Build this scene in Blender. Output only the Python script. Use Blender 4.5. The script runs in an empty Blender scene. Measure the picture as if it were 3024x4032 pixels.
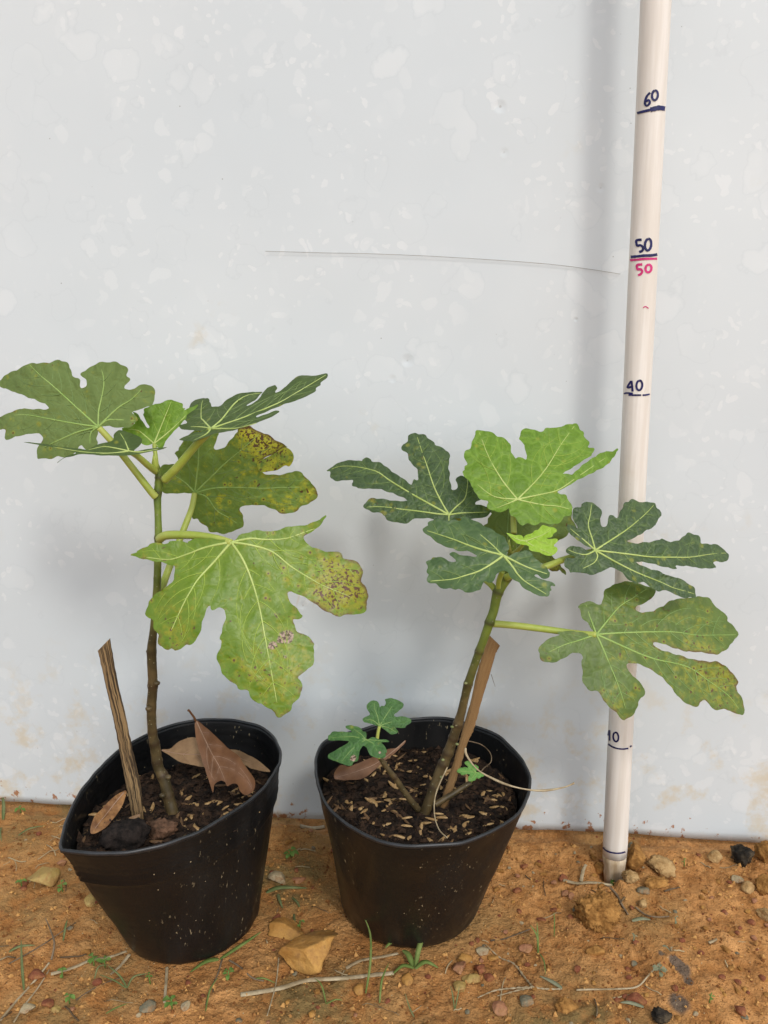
import bpy, bmesh, math, random
import numpy as np
from mathutils import Vector, Matrix, noise
from mathutils.geometry import delaunay_2d_cdt
R = math.radians
random.seed(7)
scn = bpy.context.scene
col = scn.collection

# ------------------------------------------------------------------ camera, sky, sun, exposure
CAM = Vector((0, 0, .457)); TH = R(12.343); F = 3028.0          # metres; focal length in photo pixels
cd = bpy.data.cameras.new('camera'); cam = bpy.data.objects.new('camera', cd); col.objects.link(cam)
cd.sensor_fit = 'VERTICAL'; cd.sensor_height = 24; cd.lens = 24 * F / 4032
cd.clip_start = .01; cd.clip_end = 500
cam.location = CAM; cam.rotation_euler = (math.pi / 2 - TH, 0, 0)
scn.camera = cam

SUN_EL, SUN_AZ = R(43), R(22)                                     # azimuth: from behind the camera towards the right
sdir = Vector((math.sin(SUN_AZ) * math.cos(SUN_EL), -math.cos(SUN_AZ) * math.cos(SUN_EL), math.sin(SUN_EL)))
w = bpy.data.worlds.new('World'); scn.world = w; w.use_nodes = True
wn = w.node_tree; bg = wn.nodes['Background']
sky = wn.nodes.new('ShaderNodeTexSky'); sky.sky_type = 'NISHITA'; sky.sun_disc = False
sky.sun_elevation = SUN_EL; sky.sun_rotation = math.atan2(sdir.x, sdir.y)
sky.dust_density = 1.0; sky.air_density = 1.0; sky.ozone_density = 1
hs = wn.nodes.new('ShaderNodeHueSaturation'); hs.inputs['Saturation'].default_value = .33
wn.links.new(sky.outputs[0], hs.inputs['Color']); wn.links.new(hs.outputs[0], bg.inputs[0])
bg.inputs[1].default_value = .15
sd = bpy.data.lights.new('sun', 'SUN'); sd.energy = .78; sd.angle = R(9); sd.color = (1, .96, .90)
sun = bpy.data.objects.new('sun', sd); col.objects.link(sun); sun.location = sdir * 3
sun.rotation_euler = sdir.to_track_quat('Z', 'Y').to_euler()
vs = scn.view_settings; vs.view_transform = 'Standard'; vs.look = 'None'; vs.gamma = 1; vs.use_curve_mapping = False
vs.exposure = 0.66
scn.render.resolution_x, scn.render.resolution_y = 768, 1024

# ------------------------------------------------------------------ pixel -> direction helpers
FW = Vector((0, math.cos(TH), -math.sin(TH))); UP = Vector((0, math.sin(TH), math.cos(TH))); RT = Vector((1, 0, 0))
def ray(px, py): return FW + RT * ((px - 1512) / F) - UP * ((py - 2016) / F)
def on_plane(px, py, p0, n):
    d = ray(px, py); return CAM + d * ((p0 - CAM).dot(n) / d.dot(n))
def on_z(px, py, z): return on_plane(px, py, Vector((0, 0, z)), Vector((0, 0, 1)))
def on_y(px, py, y): return on_plane(px, py, Vector((0, y, 0)), Vector((0, 1, 0)))
def mm_per_px(p): return (p - CAM).dot(FW) / F                    # metres per photo pixel at point p
# crops of the photograph: (x0, y0, photo pixels per crop pixel)
Z1 = (0, 1400, .38577); Z2 = (660, 1440, .39783); Z3 = (80, 1560, .434); Z4 = (600, 1660, .40989); Z5 = (500, 2000, .59072)
Z6 = (1280, 1660, .40989); Z7 = (1640, 1640, .49427); Z8 = (1640, 2000, .36166); Z9 = (2180, 1940, .434); Z10 = (2080, 2260, .53044)
Z11 = (1260, 2720, .25316); Z12 = (1760, 2960, .14467); Z13 = (540, 1700, .3616); Z14 = (1700, 2150, .339)
PA = (200, 2450, .6329); PB = (1200, 2650, .6028); GL = (0, 3050, .9114); GR = (1512, 3050, .9114); ST = (2200, 0, .7687); SB = (2200, 2600, .4522)
def px(z, pts): return [(z[0] + p[0] * z[2], z[1] + p[1] * z[2]) for p in pts]

# wall line on the ground
WL = on_z(0, 3157, .004); WR = on_z(3024, 3317, .004)
WD = (WR - WL).normalized(); WNRM = Vector((WD.y, -WD.x, 0))       # towards the camera
def wall_y(x): return WL.y + (x - WL.x) * WD.y / WD.x

# ------------------------------------------------------------------ object helpers
def link(o, parent=None):
    col.objects.link(o)
    if parent is not None: o.parent = parent
    return o
def tag(o, label=None, cat=None, group=None, kind=None):
    if label: o['label'] = label
    if cat: o['category'] = cat
    if group: o['group'] = group
    if kind: o['kind'] = kind
    return o
def thing(name, label, cat, loc=(0, 0, 0), group=None):
    o = bpy.data.objects.new(name, None); o.empty_display_size = .02; link(o); o.location = loc
    return tag(o, label, cat, group)
def mesh(name, verts, faces, mat, smooth=True):
    m = bpy.data.meshes.new(name); m.from_pydata([tuple(v) for v in verts], [], faces); m.materials.append(mat)
    if smooth: m.polygons.foreach_set('use_smooth', [True] * len(m.polygons))
    m.update(); return m
def obj(name, verts, faces, mat, parent=None, smooth=True):
    """one mesh object; verts in world space, origin moved to the parent's (or own base) position"""
    if parent is not None:
        off = parent.matrix_world.translation if parent.parent is None else None
        o0 = Vector(parent.location) if parent.parent is None else Vector(parent.parent.location) + Vector(parent.location)
    else:
        n = len(verts); o0 = Vector((sum(v[0] for v in verts) / n, sum(v[1] for v in verts) / n, min(v[2] for v in verts)))
    m = mesh(name, [Vector(v) - o0 for v in verts], faces, mat, smooth)
    o = bpy.data.objects.new(name, m); link(o, parent)
    if parent is None: o.location = o0
    return o
def attr(o, name, vals):
    a = o.data.attributes.new(name, 'FLOAT', 'POINT'); a.data.foreach_set('value', [float(v) for v in vals])
def uvs(o, co):
    l = o.data.uv_layers.new(name='UVMap')
    idx = np.zeros(len(o.data.loops), dtype=np.int32); o.data.loops.foreach_get('vertex_index', idx)
    l.data.foreach_set('uv', np.array(co, dtype=np.float32)[idx].ravel())
def crom(P, k, closed=False):
    """Catmull-Rom through tuples/Vectors, k points per span"""
    P = [Vector(p) for p in P]; n = len(P); out = []
    for i in range(n if closed else n - 1):
        if closed: a, b, c, d = P[i - 1], P[i], P[(i + 1) % n], P[(i + 2) % n]
        else: a, b, c, d = P[max(i - 1, 0)], P[i], P[i + 1], P[min(i + 2, n - 1)]
        for j in range(k):
            t = j / k
            out.append(.5 * ((2 * b) + (c - a) * t + (2 * a - 5 * b + 4 * c - d) * t * t + (3 * b - a - 3 * c + d) * t ** 3))
    if not closed: out.append(P[-1])
    return out
def tube(path, rad, sides=10, flat=1.0, cap=True, up=None, wob=0):
    """verts, faces of a tapered tube; flat squashes it along the frame's second axis"""
    path = [Vector(p) for p in path]; n = len(path); V = []; Fc = []
    t0 = (path[1] - path[0]).normalized()
    u = (up or (Vector((0, -1, 0)) if abs(t0.y) < .9 else Vector((1, 0, 0))))
    u = (u - t0 * u.dot(t0)).normalized()
    for i in range(n):
        t = (path[min(i + 1, n - 1)] - path[max(i - 1, 0)]).normalized()
        u = (u - t * u.dot(t)).normalized(); v = t.cross(u)
        for k in range(sides):
            a = 2 * math.pi * k / sides
            r = rad[i] * (1 + wob * noise.noise(Vector((i * .7, math.cos(a) * 2, math.sin(a) * 2))))
            V.append(path[i] + (v * math.cos(a) + u * math.sin(a) * flat) * r)
    for i in range(n - 1):
        for k in range(sides):
            a = i * sides + k; b = i * sides + (k + 1) % sides
            Fc.append((a, b, b + sides, a + sides))
    if cap:
        Fc.append(tuple(range(sides - 1, -1, -1))); Fc.append(tuple((n - 1) * sides + k for k in range(sides)))
    return V, Fc
def merge(parts):
    V = []; Fc = []
    for v, f in parts:
        o = len(V); V += list(v); Fc += [tuple(i + o for i in q) for q in f]
    return V, Fc
def fbm(p, o=4): return noise.fractal(Vector(p), 1.0, 2.0, o)

# ------------------------------------------------------------------ materials
class NT:
    def __init__(s, name):
        s.m = bpy.data.materials.new(name); s.m.use_nodes = True; s.t = s.m.node_tree; s.b = s.t.nodes['Principled BSDF']
        s.out = s.t.nodes['Material Output']
    def n(s, typ, **kw):
        x = s.t.nodes.new(typ)
        for k, v in kw.items(): setattr(x, k, v)
        return x
    def l(s, a, b): s.t.links.new(a, b)
    def setin(s, sock, v):
        if hasattr(v, 'is_output'): s.l(v, sock)
        else: sock.default_value = v
    def coord(s, kind='Object'): return s.n('ShaderNodeTexCoord').outputs[kind]
    def attr(s, name): return s.n('ShaderNodeAttribute', attribute_name=name).outputs['Fac']
    def mapping(s, v, scale): 
        x = s.n('ShaderNodeMapping'); s.l(v, x.inputs[0]); x.inputs['Scale'].default_value = scale; return x.outputs[0]
    def noise(s, v, scale, detail=4, rough=.55, dist=0):
        x = s.n('ShaderNodeTexNoise'); s.l(v, x.inputs['Vector']); x.inputs['Scale'].default_value = scale
        x.inputs['Detail'].default_value = detail; x.inputs['Roughness'].default_value = rough; x.inputs['Distortion'].default_value = dist
        return x.outputs['Fac']
    def voro(s, v, scale, feature='F1', out='Distance', rnd=1):
        x = s.n('ShaderNodeTexVoronoi', feature=feature); s.l(v, x.inputs['Vector']); x.inputs['Scale'].default_value = scale
        x.inputs['Randomness'].default_value = rnd; return x.outputs[out]
    def ramp(s, f, stops):
        x = s.n('ShaderNodeValToRGB'); s.l(f, x.inputs[0]); e = x.color_ramp.elements
        while len(e) < len(stops): e.new(.5)
        for i, (p, c) in enumerate(stops):
            e[i].position = p; e[i].color = (c, c, c, 1) if isinstance(c, (int, float)) else (*c, 1)
        return x.outputs[0]
    def step(s, f, a, b):
        x = s.n('ShaderNodeMapRange'); x.interpolation_type = 'SMOOTHSTEP'; s.l(f, x.inputs[0])
        x.inputs[1].default_value = a; x.inputs[2].default_value = b; return x.outputs[0]
    def math(s, op, a, b=0.0):
        x = s.n('ShaderNodeMath', operation=op); s.setin(x.inputs[0], a); s.setin(x.inputs[1], b); return x.outputs[0]
    def mix(s, f, a, b, mode='MIX'):
        x = s.n('ShaderNodeMix', data_type='RGBA', blend_type=mode); s.setin(x.inputs[0], f)
        s.setin(x.inputs[6], (*a, 1) if isinstance(a, tuple) and len(a) == 3 else a)
        s.setin(x.inputs[7], (*b, 1) if isinstance(b, tuple) and len(b) == 3 else b); return x.outputs[2]
    def bump(s, h, strength, dist, prev=None):
        x = s.n('ShaderNodeBump'); s.l(h, x.inputs['Height']); x.inputs['Strength'].default_value = strength
        x.inputs['Distance'].default_value = dist
        if prev is not None: s.l(prev, x.inputs['Normal'])
        return x.outputs[0]
    def fin(s, color, rough=.6, spec=.3, normal=None, translucent=0, tcol=None):
        s.setin(s.b.inputs['Base Color'], (*color, 1) if isinstance(color, tuple) and len(color) == 3 else color)
        s.setin(s.b.inputs['Roughness'], rough); s.setin(s.b.inputs['Specular IOR Level'], spec)
        if normal is not None: s.l(normal, s.b.inputs['Normal'])
        if translucent:
            tr = s.n('ShaderNodeBsdfTranslucent'); s.setin(tr.inputs[0], tcol if tcol is not None else color)
            mx = s.n('ShaderNodeMixShader'); mx.inputs[0].default_value = translucent
            s.l(s.b.outputs[0], mx.inputs[1]); s.l(tr.outputs[0], mx.inputs[2]); s.l(mx.outputs[0], s.out.inputs[0])
        return s.m

def leaf_mat(name, ca, cb, vein, net=.35, netscale=1.0, yellow=(.30, .29, .028), brown=(.10, .035, .022), rough=.5, spec=.3, under=False, relief=.4):
    """ca..cb mottled green, vein = colour of the fine net; 'blight' vertex attribute = how diseased"""
    s = NT(name); uv = s.coord('UV'); ca = tuple(q * .88 for q in ca); cb = tuple(q * .88 for q in cb)
    c = s.mix(s.ramp(s.noise(uv, .35, 5, .6), [(.3, 0.0), (.7, 1.0)]), ca, cb)
    dv = s.n('ShaderNodeVectorMath', operation='ADD'); s.l(uv, dv.inputs[0])
    nn = s.n('ShaderNodeTexNoise'); s.l(uv, nn.inputs['Vector']); nn.inputs['Scale'].default_value = .8
    sc = s.n('ShaderNodeVectorMath', operation='SCALE'); s.l(nn.outputs['Color'], sc.inputs[0]); sc.inputs['Scale'].default_value = .9
    s.l(sc.outputs[0], dv.inputs[1])
    ed = s.voro(dv.outputs[0], .95 * netscale, 'DISTANCE_TO_EDGE'); ed2 = s.voro(dv.outputs[0], 2.6 * netscale, 'DISTANCE_TO_EDGE')
    f1 = s.math('MULTIPLY', s.math('SUBTRACT', 1.0, s.step(ed, .02, .10)), net)
    f2 = s.math('MULTIPLY', s.math('SUBTRACT', 1.0, s.step(ed2, .02, .14)), net * .45)
    c = s.mix(f1, c, vein); c = s.mix(f2, c, vein)
    c = s.mix(s.math('MULTIPLY', s.attr('vein'), .35), c, vein)
    bl = s.attr('blight')
    n1 = s.noise(uv, 1.5, 6, .7); n2 = s.noise(uv, 5.2, 4, .6, .5); n3 = s.noise(uv, 2.6, 3, .5, .3)
    yf = s.step(s.math('ADD', n1, s.math('MULTIPLY', bl, .24)), .58, .86)
    c = s.mix(s.math('MULTIPLY', yf, .82), c, yellow)
    bf = s.step(s.math('ADD', n2, s.math('MULTIPLY', bl, .13)), .715, .76)
    b2 = s.step(s.math('ADD', n3, s.math('MULTIPLY', bl, .09)), .715, .745)
    bf = s.math('MAXIMUM', bf, b2)
    sv = s.voro(uv, 1.25, 'F1'); sg_ = s.math('ADD', s.noise(uv, .55, 2), s.math('MULTIPLY', bl, .22))
    gate = s.step(sg_, .52, .60)
    c = s.mix(s.math('MULTIPLY', s.math('MULTIPLY', s.step(sv, .34, .10), gate), .55), c, yellow)
    bf = s.math('MAXIMUM', bf, s.math('MULTIPLY', s.step(sv, .125, .075), gate))
    eg = s.math('MULTIPLY', s.attr('edge'), s.step(s.math('ADD', n1, s.math('MULTIPLY', bl, .25)), .62, .76))
    bf = s.math('MULTIPLY', s.math('MAXIMUM', bf, eg), s.step(bl, .02, .15))
    c = s.mix(bf, c, brown)
    dead = s.attr('necro'); c = s.mix(s.step(dead, .3, .6), c, s.mix(s.step(n2, .4, .6), (.06, .028, .02), (.42, .30, .22)))
    h = s.math('ADD', s.step(ed, 0, .25), s.math('MULTIPLY', s.step(ed2, 0, .3), .5))
    nb = s.bump(h, relief, .0012); nb = s.bump(s.noise(uv, 14, 3), .12, .0004, nb)
    tc = s.mix(.5, c, (.28, .5, .04))
    return s.fin(c, s.math('ADD', s.math('MULTIPLY', n2, .25), rough - .12), spec, nb, .16, tc)

def plain(name, c1, c2, scale, rough=.6, spec=.3, bump=.3, bdist=.001, detail=5, stretch=None, coordk='Object', lo=.35, hi=.65):
    s = NT(name); v = s.coord(coordk)
    if stretch: v = s.mapping(v, stretch)
    f = s.noise(v, scale, detail, .6)
    return s.fin(s.mix(s.step(f, lo, hi), c1, c2), rough, spec, s.bump(f, bump, bdist))

M = {}
GD = (.020, .052, .026); GD2 = (.034, .080, .036)
M['leaf_dark'] = leaf_mat('leaf_dark', (.034, .066, .026), (.050, .090, .034), (.13, .19, .06), .24, 1.0, rough=.48, spec=.42, relief=.6)
M['leaf_dark_smooth'] = leaf_mat('leaf_dark_smooth', (.042, .088, .028), (.060, .115, .036), (.14, .22, .065), .18, .8, rough=.46, spec=.42, relief=.35)
M['leaf_olive'] = leaf_mat('leaf_olive', (.048, .082, .020), (.066, .105, .026), (.13, .19, .06), .12, .8, rough=.55, spec=.3, relief=.3)
M['leaf_mid'] = leaf_mat('leaf_mid', (.072, .122, .018), (.112, .165, .030), (.17, .25, .05), .15, .7, rough=.46, spec=.38, relief=.3)
M['leaf_lime'] = leaf_mat('leaf_lime', (.098, .190, .006), (.150, .240, .013), (.25, .33, .04), .14, .7, rough=.42, spec=.42, relief=.3, yellow=(.31, .28, .018))
M['leaf_bright'] = leaf_mat('leaf_bright', (.095, .195, .009), (.130, .240, .016), (.23, .37, .05), .30, .8, rough=.50, spec=.32, relief=.35)
M['leaf_young'] = leaf_mat('leaf_young', (.24, .42, .018), (.30, .48, .03), (.38, .56, .08), .3, 1.2, rough=.5, spec=.3)
M['leaf_under'] = leaf_mat('leaf_under', (.122, .172, .050), (.155, .212, .064), (.21, .28, .095), .10, .8, rough=.62, spec=.2, under=True, relief=.35)
M['leaf_under_spotted'] = leaf_mat('leaf_under_spotted', (.120, .190, .034), (.155, .232, .046), (.20, .30, .08), .10, .8, rough=.6, spec=.22, under=True, brown=(.085, .022, .022), yellow=(.46, .42, .03))
M['leaf_shoot'] = leaf_mat('leaf_shoot', (.038, .105, .030), (.052, .135, .036), (.13, .28, .07), .2, 1.6, rough=.5, spec=.3)
M['leaf_tiny'] = leaf_mat('leaf_tiny', (.10, .27, .05), (.14, .33, .07), (.24, .44, .12), .2, 2, rough=.55, spec=.25)
M['vein_pale'] = plain('vein_pale', (.36, .45, .12), (.46, .54, .18), 60, .5, .3)
M['vein_green'] = plain('vein_green', (.24, .37, .09), (.30, .42, .12), 60, .5, .3)
M['vein_sec_dark'] = plain('vein_sec_dark', (.15, .22, .065), (.18, .25, .08), 60, .5, .3)
M['vein_sec_lime'] = plain('vein_sec_lime', (.24, .34, .045), (.28, .38, .06), 60, .5, .3)
M['vein_sec_under'] = plain('vein_sec_under', (.15, .22, .075), (.17, .25, .085), 60, .6, .2)
SECOND = dict(leaf_dark='vein_sec_dark', leaf_dark_smooth='vein_sec_dark', leaf_olive='vein_sec_dark', leaf_mid='vein_dim', leaf_lime='vein_sec_lime', leaf_bright='vein_sec_lime', leaf_young='vein_sec_lime', leaf_under='vein_sec_under', leaf_under_spotted='vein_sec_under', dead_leaf='dead_vein', dead_leaf_grey='dead_vein', dead_leaf_orange='dead_vein')
M['vein_dim'] = plain('vein_dim', (.17, .27, .08), (.22, .32, .10), 60, .5, .3)
M['bud_green'] = plain('bud_green', (.13, .15, .05), (.22, .23, .10), 200, .6, .25)
M['petiole'] = plain('petiole', (.27, .34, .045), (.38, .42, .09), 40, .42, .4, .1)
s = NT('stem_bark'); v = s.coord('Object'); hgt = s.attr('h')          # green above, brown bark below
g = s.mix(s.step(s.noise(v, 90, 4), .35, .65), (.085, .13, .012), (.15, .20, .022))
b = s.mix(s.step(s.noise(v, 70, 5), .35, .65), (.050, .036, .014), (.11, .075, .030))
c = s.mix(s.step(s.math('ADD', hgt, s.math('MULTIPLY', s.noise(v, 30, 3), .3)), .45, .85), b, g)
c = s.mix(s.math('MULTIPLY', s.attr('node'), .75), c, (.035, .018, .008))
c = s.mix(s.step(s.voro(v, 260, 'F1'), .16, .10), c, (.20, .18, .10))
M['stem_bark'] = s.fin(c, .5, .35, s.bump(s.noise(s.mapping(v, (1, 1, .3)), 260, 4), .35, .0008))
# dead leaves
s = NT('dead_leaf'); uv = s.coord('UV')
c = s.mix(s.step(s.noise(uv, .5, 5, .6), .3, .7), (.100, .040, .013), (.180, .078, .028))
c = s.mix(s.math('MULTIPLY', s.attr('vein'), .35), c, (.30, .18, .12))
M['dead_leaf'] = s.fin(c, .55, .35, s.bump(s.noise(uv, 3, 5), .4, .001), .08)
s = NT('dead_leaf_grey'); uv = s.coord('UV')
c = s.mix(s.step(s.noise(uv, .6, 5, .6), .3, .7), (.17, .095, .045), (.28, .175, .09))
M['dead_leaf_grey'] = s.fin(c, .65, .25, s.bump(s.noise(uv, 3, 5), .4, .001), .08)
s = NT('dead_leaf_orange'); uv = s.coord('UV')
c = s.mix(s.step(s.noise(uv, .9, 5, .65), .35, .65), (.13, .055, .02), (.34, .17, .06))
c = s.mix(s.step(s.noise(uv, 1.6, 3), .62, .68), c, (.03, .015, .01))
M['dead_leaf_orange'] = s.fin(c, .6, .3, s.bump(s.noise(uv, 2, 5), .8, .002), .08)
M['dead_vein'] = plain('dead_vein', (.26, .16, .10), (.33, .21, .14), 80, .6, .2)
# black grow bag
s = NT('black_plastic'); v = s.coord('Object')
vs_ = s.mapping(v, (1, 1, .35))
dust = s.step(s.noise(vs_, 14, 4, .6), .50, .78)
sp = s.math('MULTIPLY', s.step(s.noise(vs_, 420, 2, .5), .66, .74), s.step(s.noise(vs_, 22, 3), .46, .66))
c = s.mix(s.math('MULTIPLY', dust, .35), (.0058, .0060, .0064), (.030, .024, .018))
c = s.mix(s.math('MULTIPLY', sp, .9), c, (.34, .27, .16))
sp2 = s.step(s.voro(v, 95, 'F1'), .055, .035); c = s.mix(s.math('MULTIPLY', sp2, .8), c, (.45, .36, .22))
nb = s.bump(s.noise(v, 60, 4), .35, .0012); nb = s.bump(s.noise(s.mapping(v, (1, 1, .2)), 500, 2), .1, .0003, nb)
M['black_plastic'] = s.fin(c, s.math('ADD', .36, s.math('MULTIPLY', dust, .4)), .30, nb)
M['black_rim'] = plain('black_rim', (.010, .011, .012), (.020, .021, .023), 80, .38, .5, .2)
# soil
s = NT('potting_soil'); v = s.coord('Object')
c = s.mix(s.step(s.noise(v, 110, 6, .7), .35, .7), (.007, .0048, .0036), (.036, .022, .014))
c = s.mix(s.step(s.noise(s.mapping(v, (1, .35, 1)), 380, 3), .62, .70), c, (.12, .075, .035))
M['potting_soil'] = s.fin(c, .85, .2, s.bump(s.noise(v, 330, 5, .7), .9, .003))
M['soil_dark'] = plain('soil_dark', (.010, .008, .007), (.030, .022, .018), 160, .9, .15, 1, .003)
M['soil_brown'] = plain('soil_brown', (.05, .028, .016), (.16, .085, .05), 130, .85, .2, 1, .003)
M['husk'] = plain('husk', (.26, .15, .055), (.52, .35, .165), 120, .55, .3, .3, .0004)
M['husk_dark'] = plain('husk_dark', (.085, .045, .02), (.20, .115, .05), 120, .6, .3, .3, .0004)
# stakes
def stakemat(name, c1, c2, c3, dark):
    s = NT(name); v = s.coord('UV')
    st = s.mapping(v, (60, 2.2, 1)); f = s.noise(st, 2.2, 6, .65); f2 = s.noise(s.mapping(v, (9, 1.5, 1)), 1.4, 5, .7)
    c = s.mix(s.step(f, .3, .7), c1, c2); c = s.mix(s.step(s.noise(s.mapping(v, (90, 1.6, 1)), 2, 3), .60, .68), c, c3)
    c = s.mix(s.math('MULTIPLY', s.step(f2, dark, dark + .07), .88), c, (.022, .014, .010))
    return s.fin(c, .68, .22, s.bump(f, .8, .0012))
M['bamboo_stained'] = stakemat('bamboo_stained', (.21, .125, .055), (.40, .27, .13), (.10, .05, .02), .47)
M['bamboo_raw'] = stakemat('bamboo_raw', (.215, .115, .045), (.37, .225, .095), (.12, .055, .02), .72)
# measuring stick
s = NT('stick_paint'); v = s.coord('Object')
f = s.noise(s.mapping(v, (1, 1, .05)), 170, 4, .6); f2 = s.noise(v, 22, 5, .6)
c = s.mix(s.step(f, .35, .7), (.66, .61, .54), (.76, .72, .66)); c = s.mix(s.math('MULTIPLY', s.step(f2, .6, .78), .5), c, (.55, .45, .32))
c = s.mix(s.math('MULTIPLY', s.step(s.noise(s.mapping(v, (1, 1, .4)), 95, 3), .69, .74), .7), c, (.30, .24, .18))
M['stick_paint'] = s.fin(c, .42, .4, s.bump(f, .12, .0006))
M['stick_wood'] = plain('stick_wood', (.40, .29, .17), (.62, .52, .38), 130, .75, .2, .7, .001, stretch=(1, 1, .12))
M['ink_blue'] = plain('ink_blue', (.003, .003, .055), (.006, .006, .10), 260, .4, .4, .05)
M['ink_pink'] = plain('ink_pink', (.50, .012, .13), (.62, .03, .20), 260, .4, .4, .05)
# wall sheet
s = NT('painted_sheet'); v = s.coord('Object')
big = s.noise(v, 2.2, 4, .6)
c = s.mix(s.step(big, .3, .7), (.560, .605, .622), (.615, .650, .658))
dv = s.n('ShaderNodeVectorMath', operation='ADD'); s.l(v, dv.inputs[0])
nn = s.n('ShaderNodeTexNoise'); s.l(v, nn.inputs['Vector']); nn.inputs['Scale'].default_value = 34; nn.inputs['Detail'].default_value = 4
sc = s.n('ShaderNodeVectorMath', operation='SCALE'); s.l(nn.outputs['Color'], sc.inputs[0]); sc.inputs['Scale'].default_value = .040; s.l(sc.outputs[0], dv.inputs[1])
def blots(scale, size, gate_scale, lo, hi, amt, colr, c):
    d = s.voro(dv.outputs[0], scale, 'F1'); body = s.step(d, size, size * .82)
    g = s.step(s.noise(v, gate_scale, 3), lo, hi)
    return s.mix(s.math('MULTIPLY', s.math('MULTIPLY', body, g), amt), c, colr), d
c, d1 = blots(23, .34, 5, .46, .62, .34, (.70, .725, .725), c)
c, d2 = blots(42, .34, 7, .45, .62, .34, (.70, .725, .725), c)
c, d3 = blots(85, .28, 9, .46, .56, .45, (.71, .73, .73), c)
ring = s.math('MULTIPLY', s.step(d1, .37, .35), s.step(d1, .33, .345)); c = s.mix(s.math('MULTIPLY', ring, .12), c, (.42, .46, .48))
yst = s.math('MULTIPLY', s.step(s.noise(v, 9, 4, .6), .60, .72), s.step(s.noise(v, 60, 4, .6), .48, .66))
c = s.mix(s.math('MULTIPLY', yst, .35), c, (.55, .44, .26))
grit = s.step(s.voro(v, 62, 'F1'), .040, .025); c = s.mix(s.math('MULTIPLY', s.math('MULTIPLY', grit, s.step(s.noise(v, 30, 2), .45, .6)), .75), c, (.24, .24, .22))
sxyz = s.n('ShaderNodeSeparateXYZ'); s.l(v, sxyz.inputs[0]); z = sxyz.outputs[2]; x_ = sxyz.outputs[0]
yb = s.math('MULTIPLY', s.step(z, .22, .05), s.step(s.noise(v, 24, 5, .65), .52, .68))
c = s.mix(s.math('MULTIPLY', yb, .60), c, (.56, .46, .29))
mud = s.step(s.math('ADD', s.noise(v, 95, 4, .65), s.math('MULTIPLY', s.step(z, .045, .0), .19)), .73, .78)
mud = s.math('MULTIPLY', mud, s.step(z, .075, .03)); c = s.mix(s.math('MULTIPLY', mud, .9), c, (.33, .135, .045))
bmp = s.bump(big, .25, .01); bmp = s.bump(d2, .03, .002, bmp)
for o_, rad, dep in ():
    pass
M['painted_sheet_nodes'] = (s, c, bmp, v)
# ground
s = NT('clay_ground'); v = s.coord('Object')
n0 = s.noise(v, 7, 5, .6); n1 = s.noise(v, 38, 5, .65); n2 = s.noise(v, 190, 4, .65)
c = s.mix(s.step(n1, .3, .7), (.385, .165, .046), (.630, .315, .112))
c = s.mix(s.math('MULTIPLY', s.step(n2, .50, .70), .48), c, (.185, .082, .028))
c = s.mix(s.math('MULTIPLY', s.step(n2, .40, .28), .35), c, (.66, .39, .15))
c = s.mix(s.math('MULTIPLY', s.math('MULTIPLY', s.attr('moss'), s.step(n1, .32, .58)), .85), c, (.170, .125, .045))
c = s.mix(s.math('MULTIPLY', s.step(s.math('ADD', s.attr('ash'), s.math('MULTIPLY', n1, .5)), .58, .98), .8), c, (.085, .085, .078))
d = s.voro(v, 150, 'F1'); c = s.mix(s.math('MULTIPLY', s.step(d, .20, .12), s.step(s.noise(v, 60, 2), .5, .6)), c, (.20, .062, .024))
c = s.mix(s.step(s.voro(v, 210, 'F1'), .085, .06), c, (.55, .45, .27))
nb = s.bump(n1, .8, .007); nb = s.bump(n2, 1.0, .0045, nb); nb = s.bump(s.noise(v, 700, 3), .5, .0012, nb)
M['clay_ground'] = s.fin(c, .88, .2, nb)
def stone_mat(name, c1, c2, sc=60, rough=.82):
    """stone dusted with the clay it lies in"""
    s = NT(name); v = s.coord('Object'); f = s.noise(v, sc, 6, .65); f2 = s.noise(v, sc * 4, 4, .6)
    c = s.mix(s.step(f, .32, .68), c1, c2); c = s.mix(s.math('MULTIPLY', s.step(s.noise(v, sc * 2.3, 5, .7), .44, .66), .65), c, (.30, .145, .05))
    c = s.mix(s.math('MULTIPLY', s.step(f2, .58, .7), .4), c, (.12, .055, .022))
    return s.fin(c, rough, .2, s.bump(f2, .7, .0012, s.bump(f, .7, .003)))
M['rock_orange'] = stone_mat('rock_orange', (.30, .135, .028), (.54, .30, .085), 38)
M['rock_yellow'] = stone_mat('rock_yellow', (.30, .19, .05), (.50, .37, .14), 50)
M['rock_red'] = stone_mat('rock_red', (.17, .050, .024), (.29, .105, .05))
M['rock_pink'] = stone_mat('rock_pink', (.30, .125, .06), (.43, .225, .125))
M['rock_pale'] = stone_mat('rock_pale', (.30, .235, .13), (.46, .38, .25))
M['rock_grey'] = stone_mat('rock_grey', (.13, .12, .075), (.25, .22, .15))
M['clod'] = plain('clod', (.21, .095, .024), (.45, .23, .068), 120, .92, .15, 1, .004, lo=.3, hi=.7)
M['clod_pale'] = plain('clod_pale', (.28, .16, .06), (.50, .33, .15), 120, .92, .15, 1, .004, lo=.3, hi=.7)
M['char'] = plain('char', (.018, .015, .012), (.12, .09, .055), 90, .9, .15, 1, .004, lo=.4, hi=.75)
M['straw'] = plain('straw', (.27, .20, .11), (.47, .38, .24), 90, .65, .25, .5, .0008)
M['straw_dark'] = plain('straw_dark', (.09, .06, .035), (.22, .16, .10), 90, .75, .2, .5, .0008)
M['grass'] = plain('grass', (.10, .145, .030), (.18, .225, .065), 70, .6, .12, .3, .0005)
M['grass_dull'] = plain('grass_dull', (.105, .135, .045), (.185, .20, .085), 70, .65, .12, .3, .0005)
M['weed'] = plain('weed', (.09, .17, .030), (.17, .255, .065), 90, .6, .12, .3, .0005)
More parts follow.
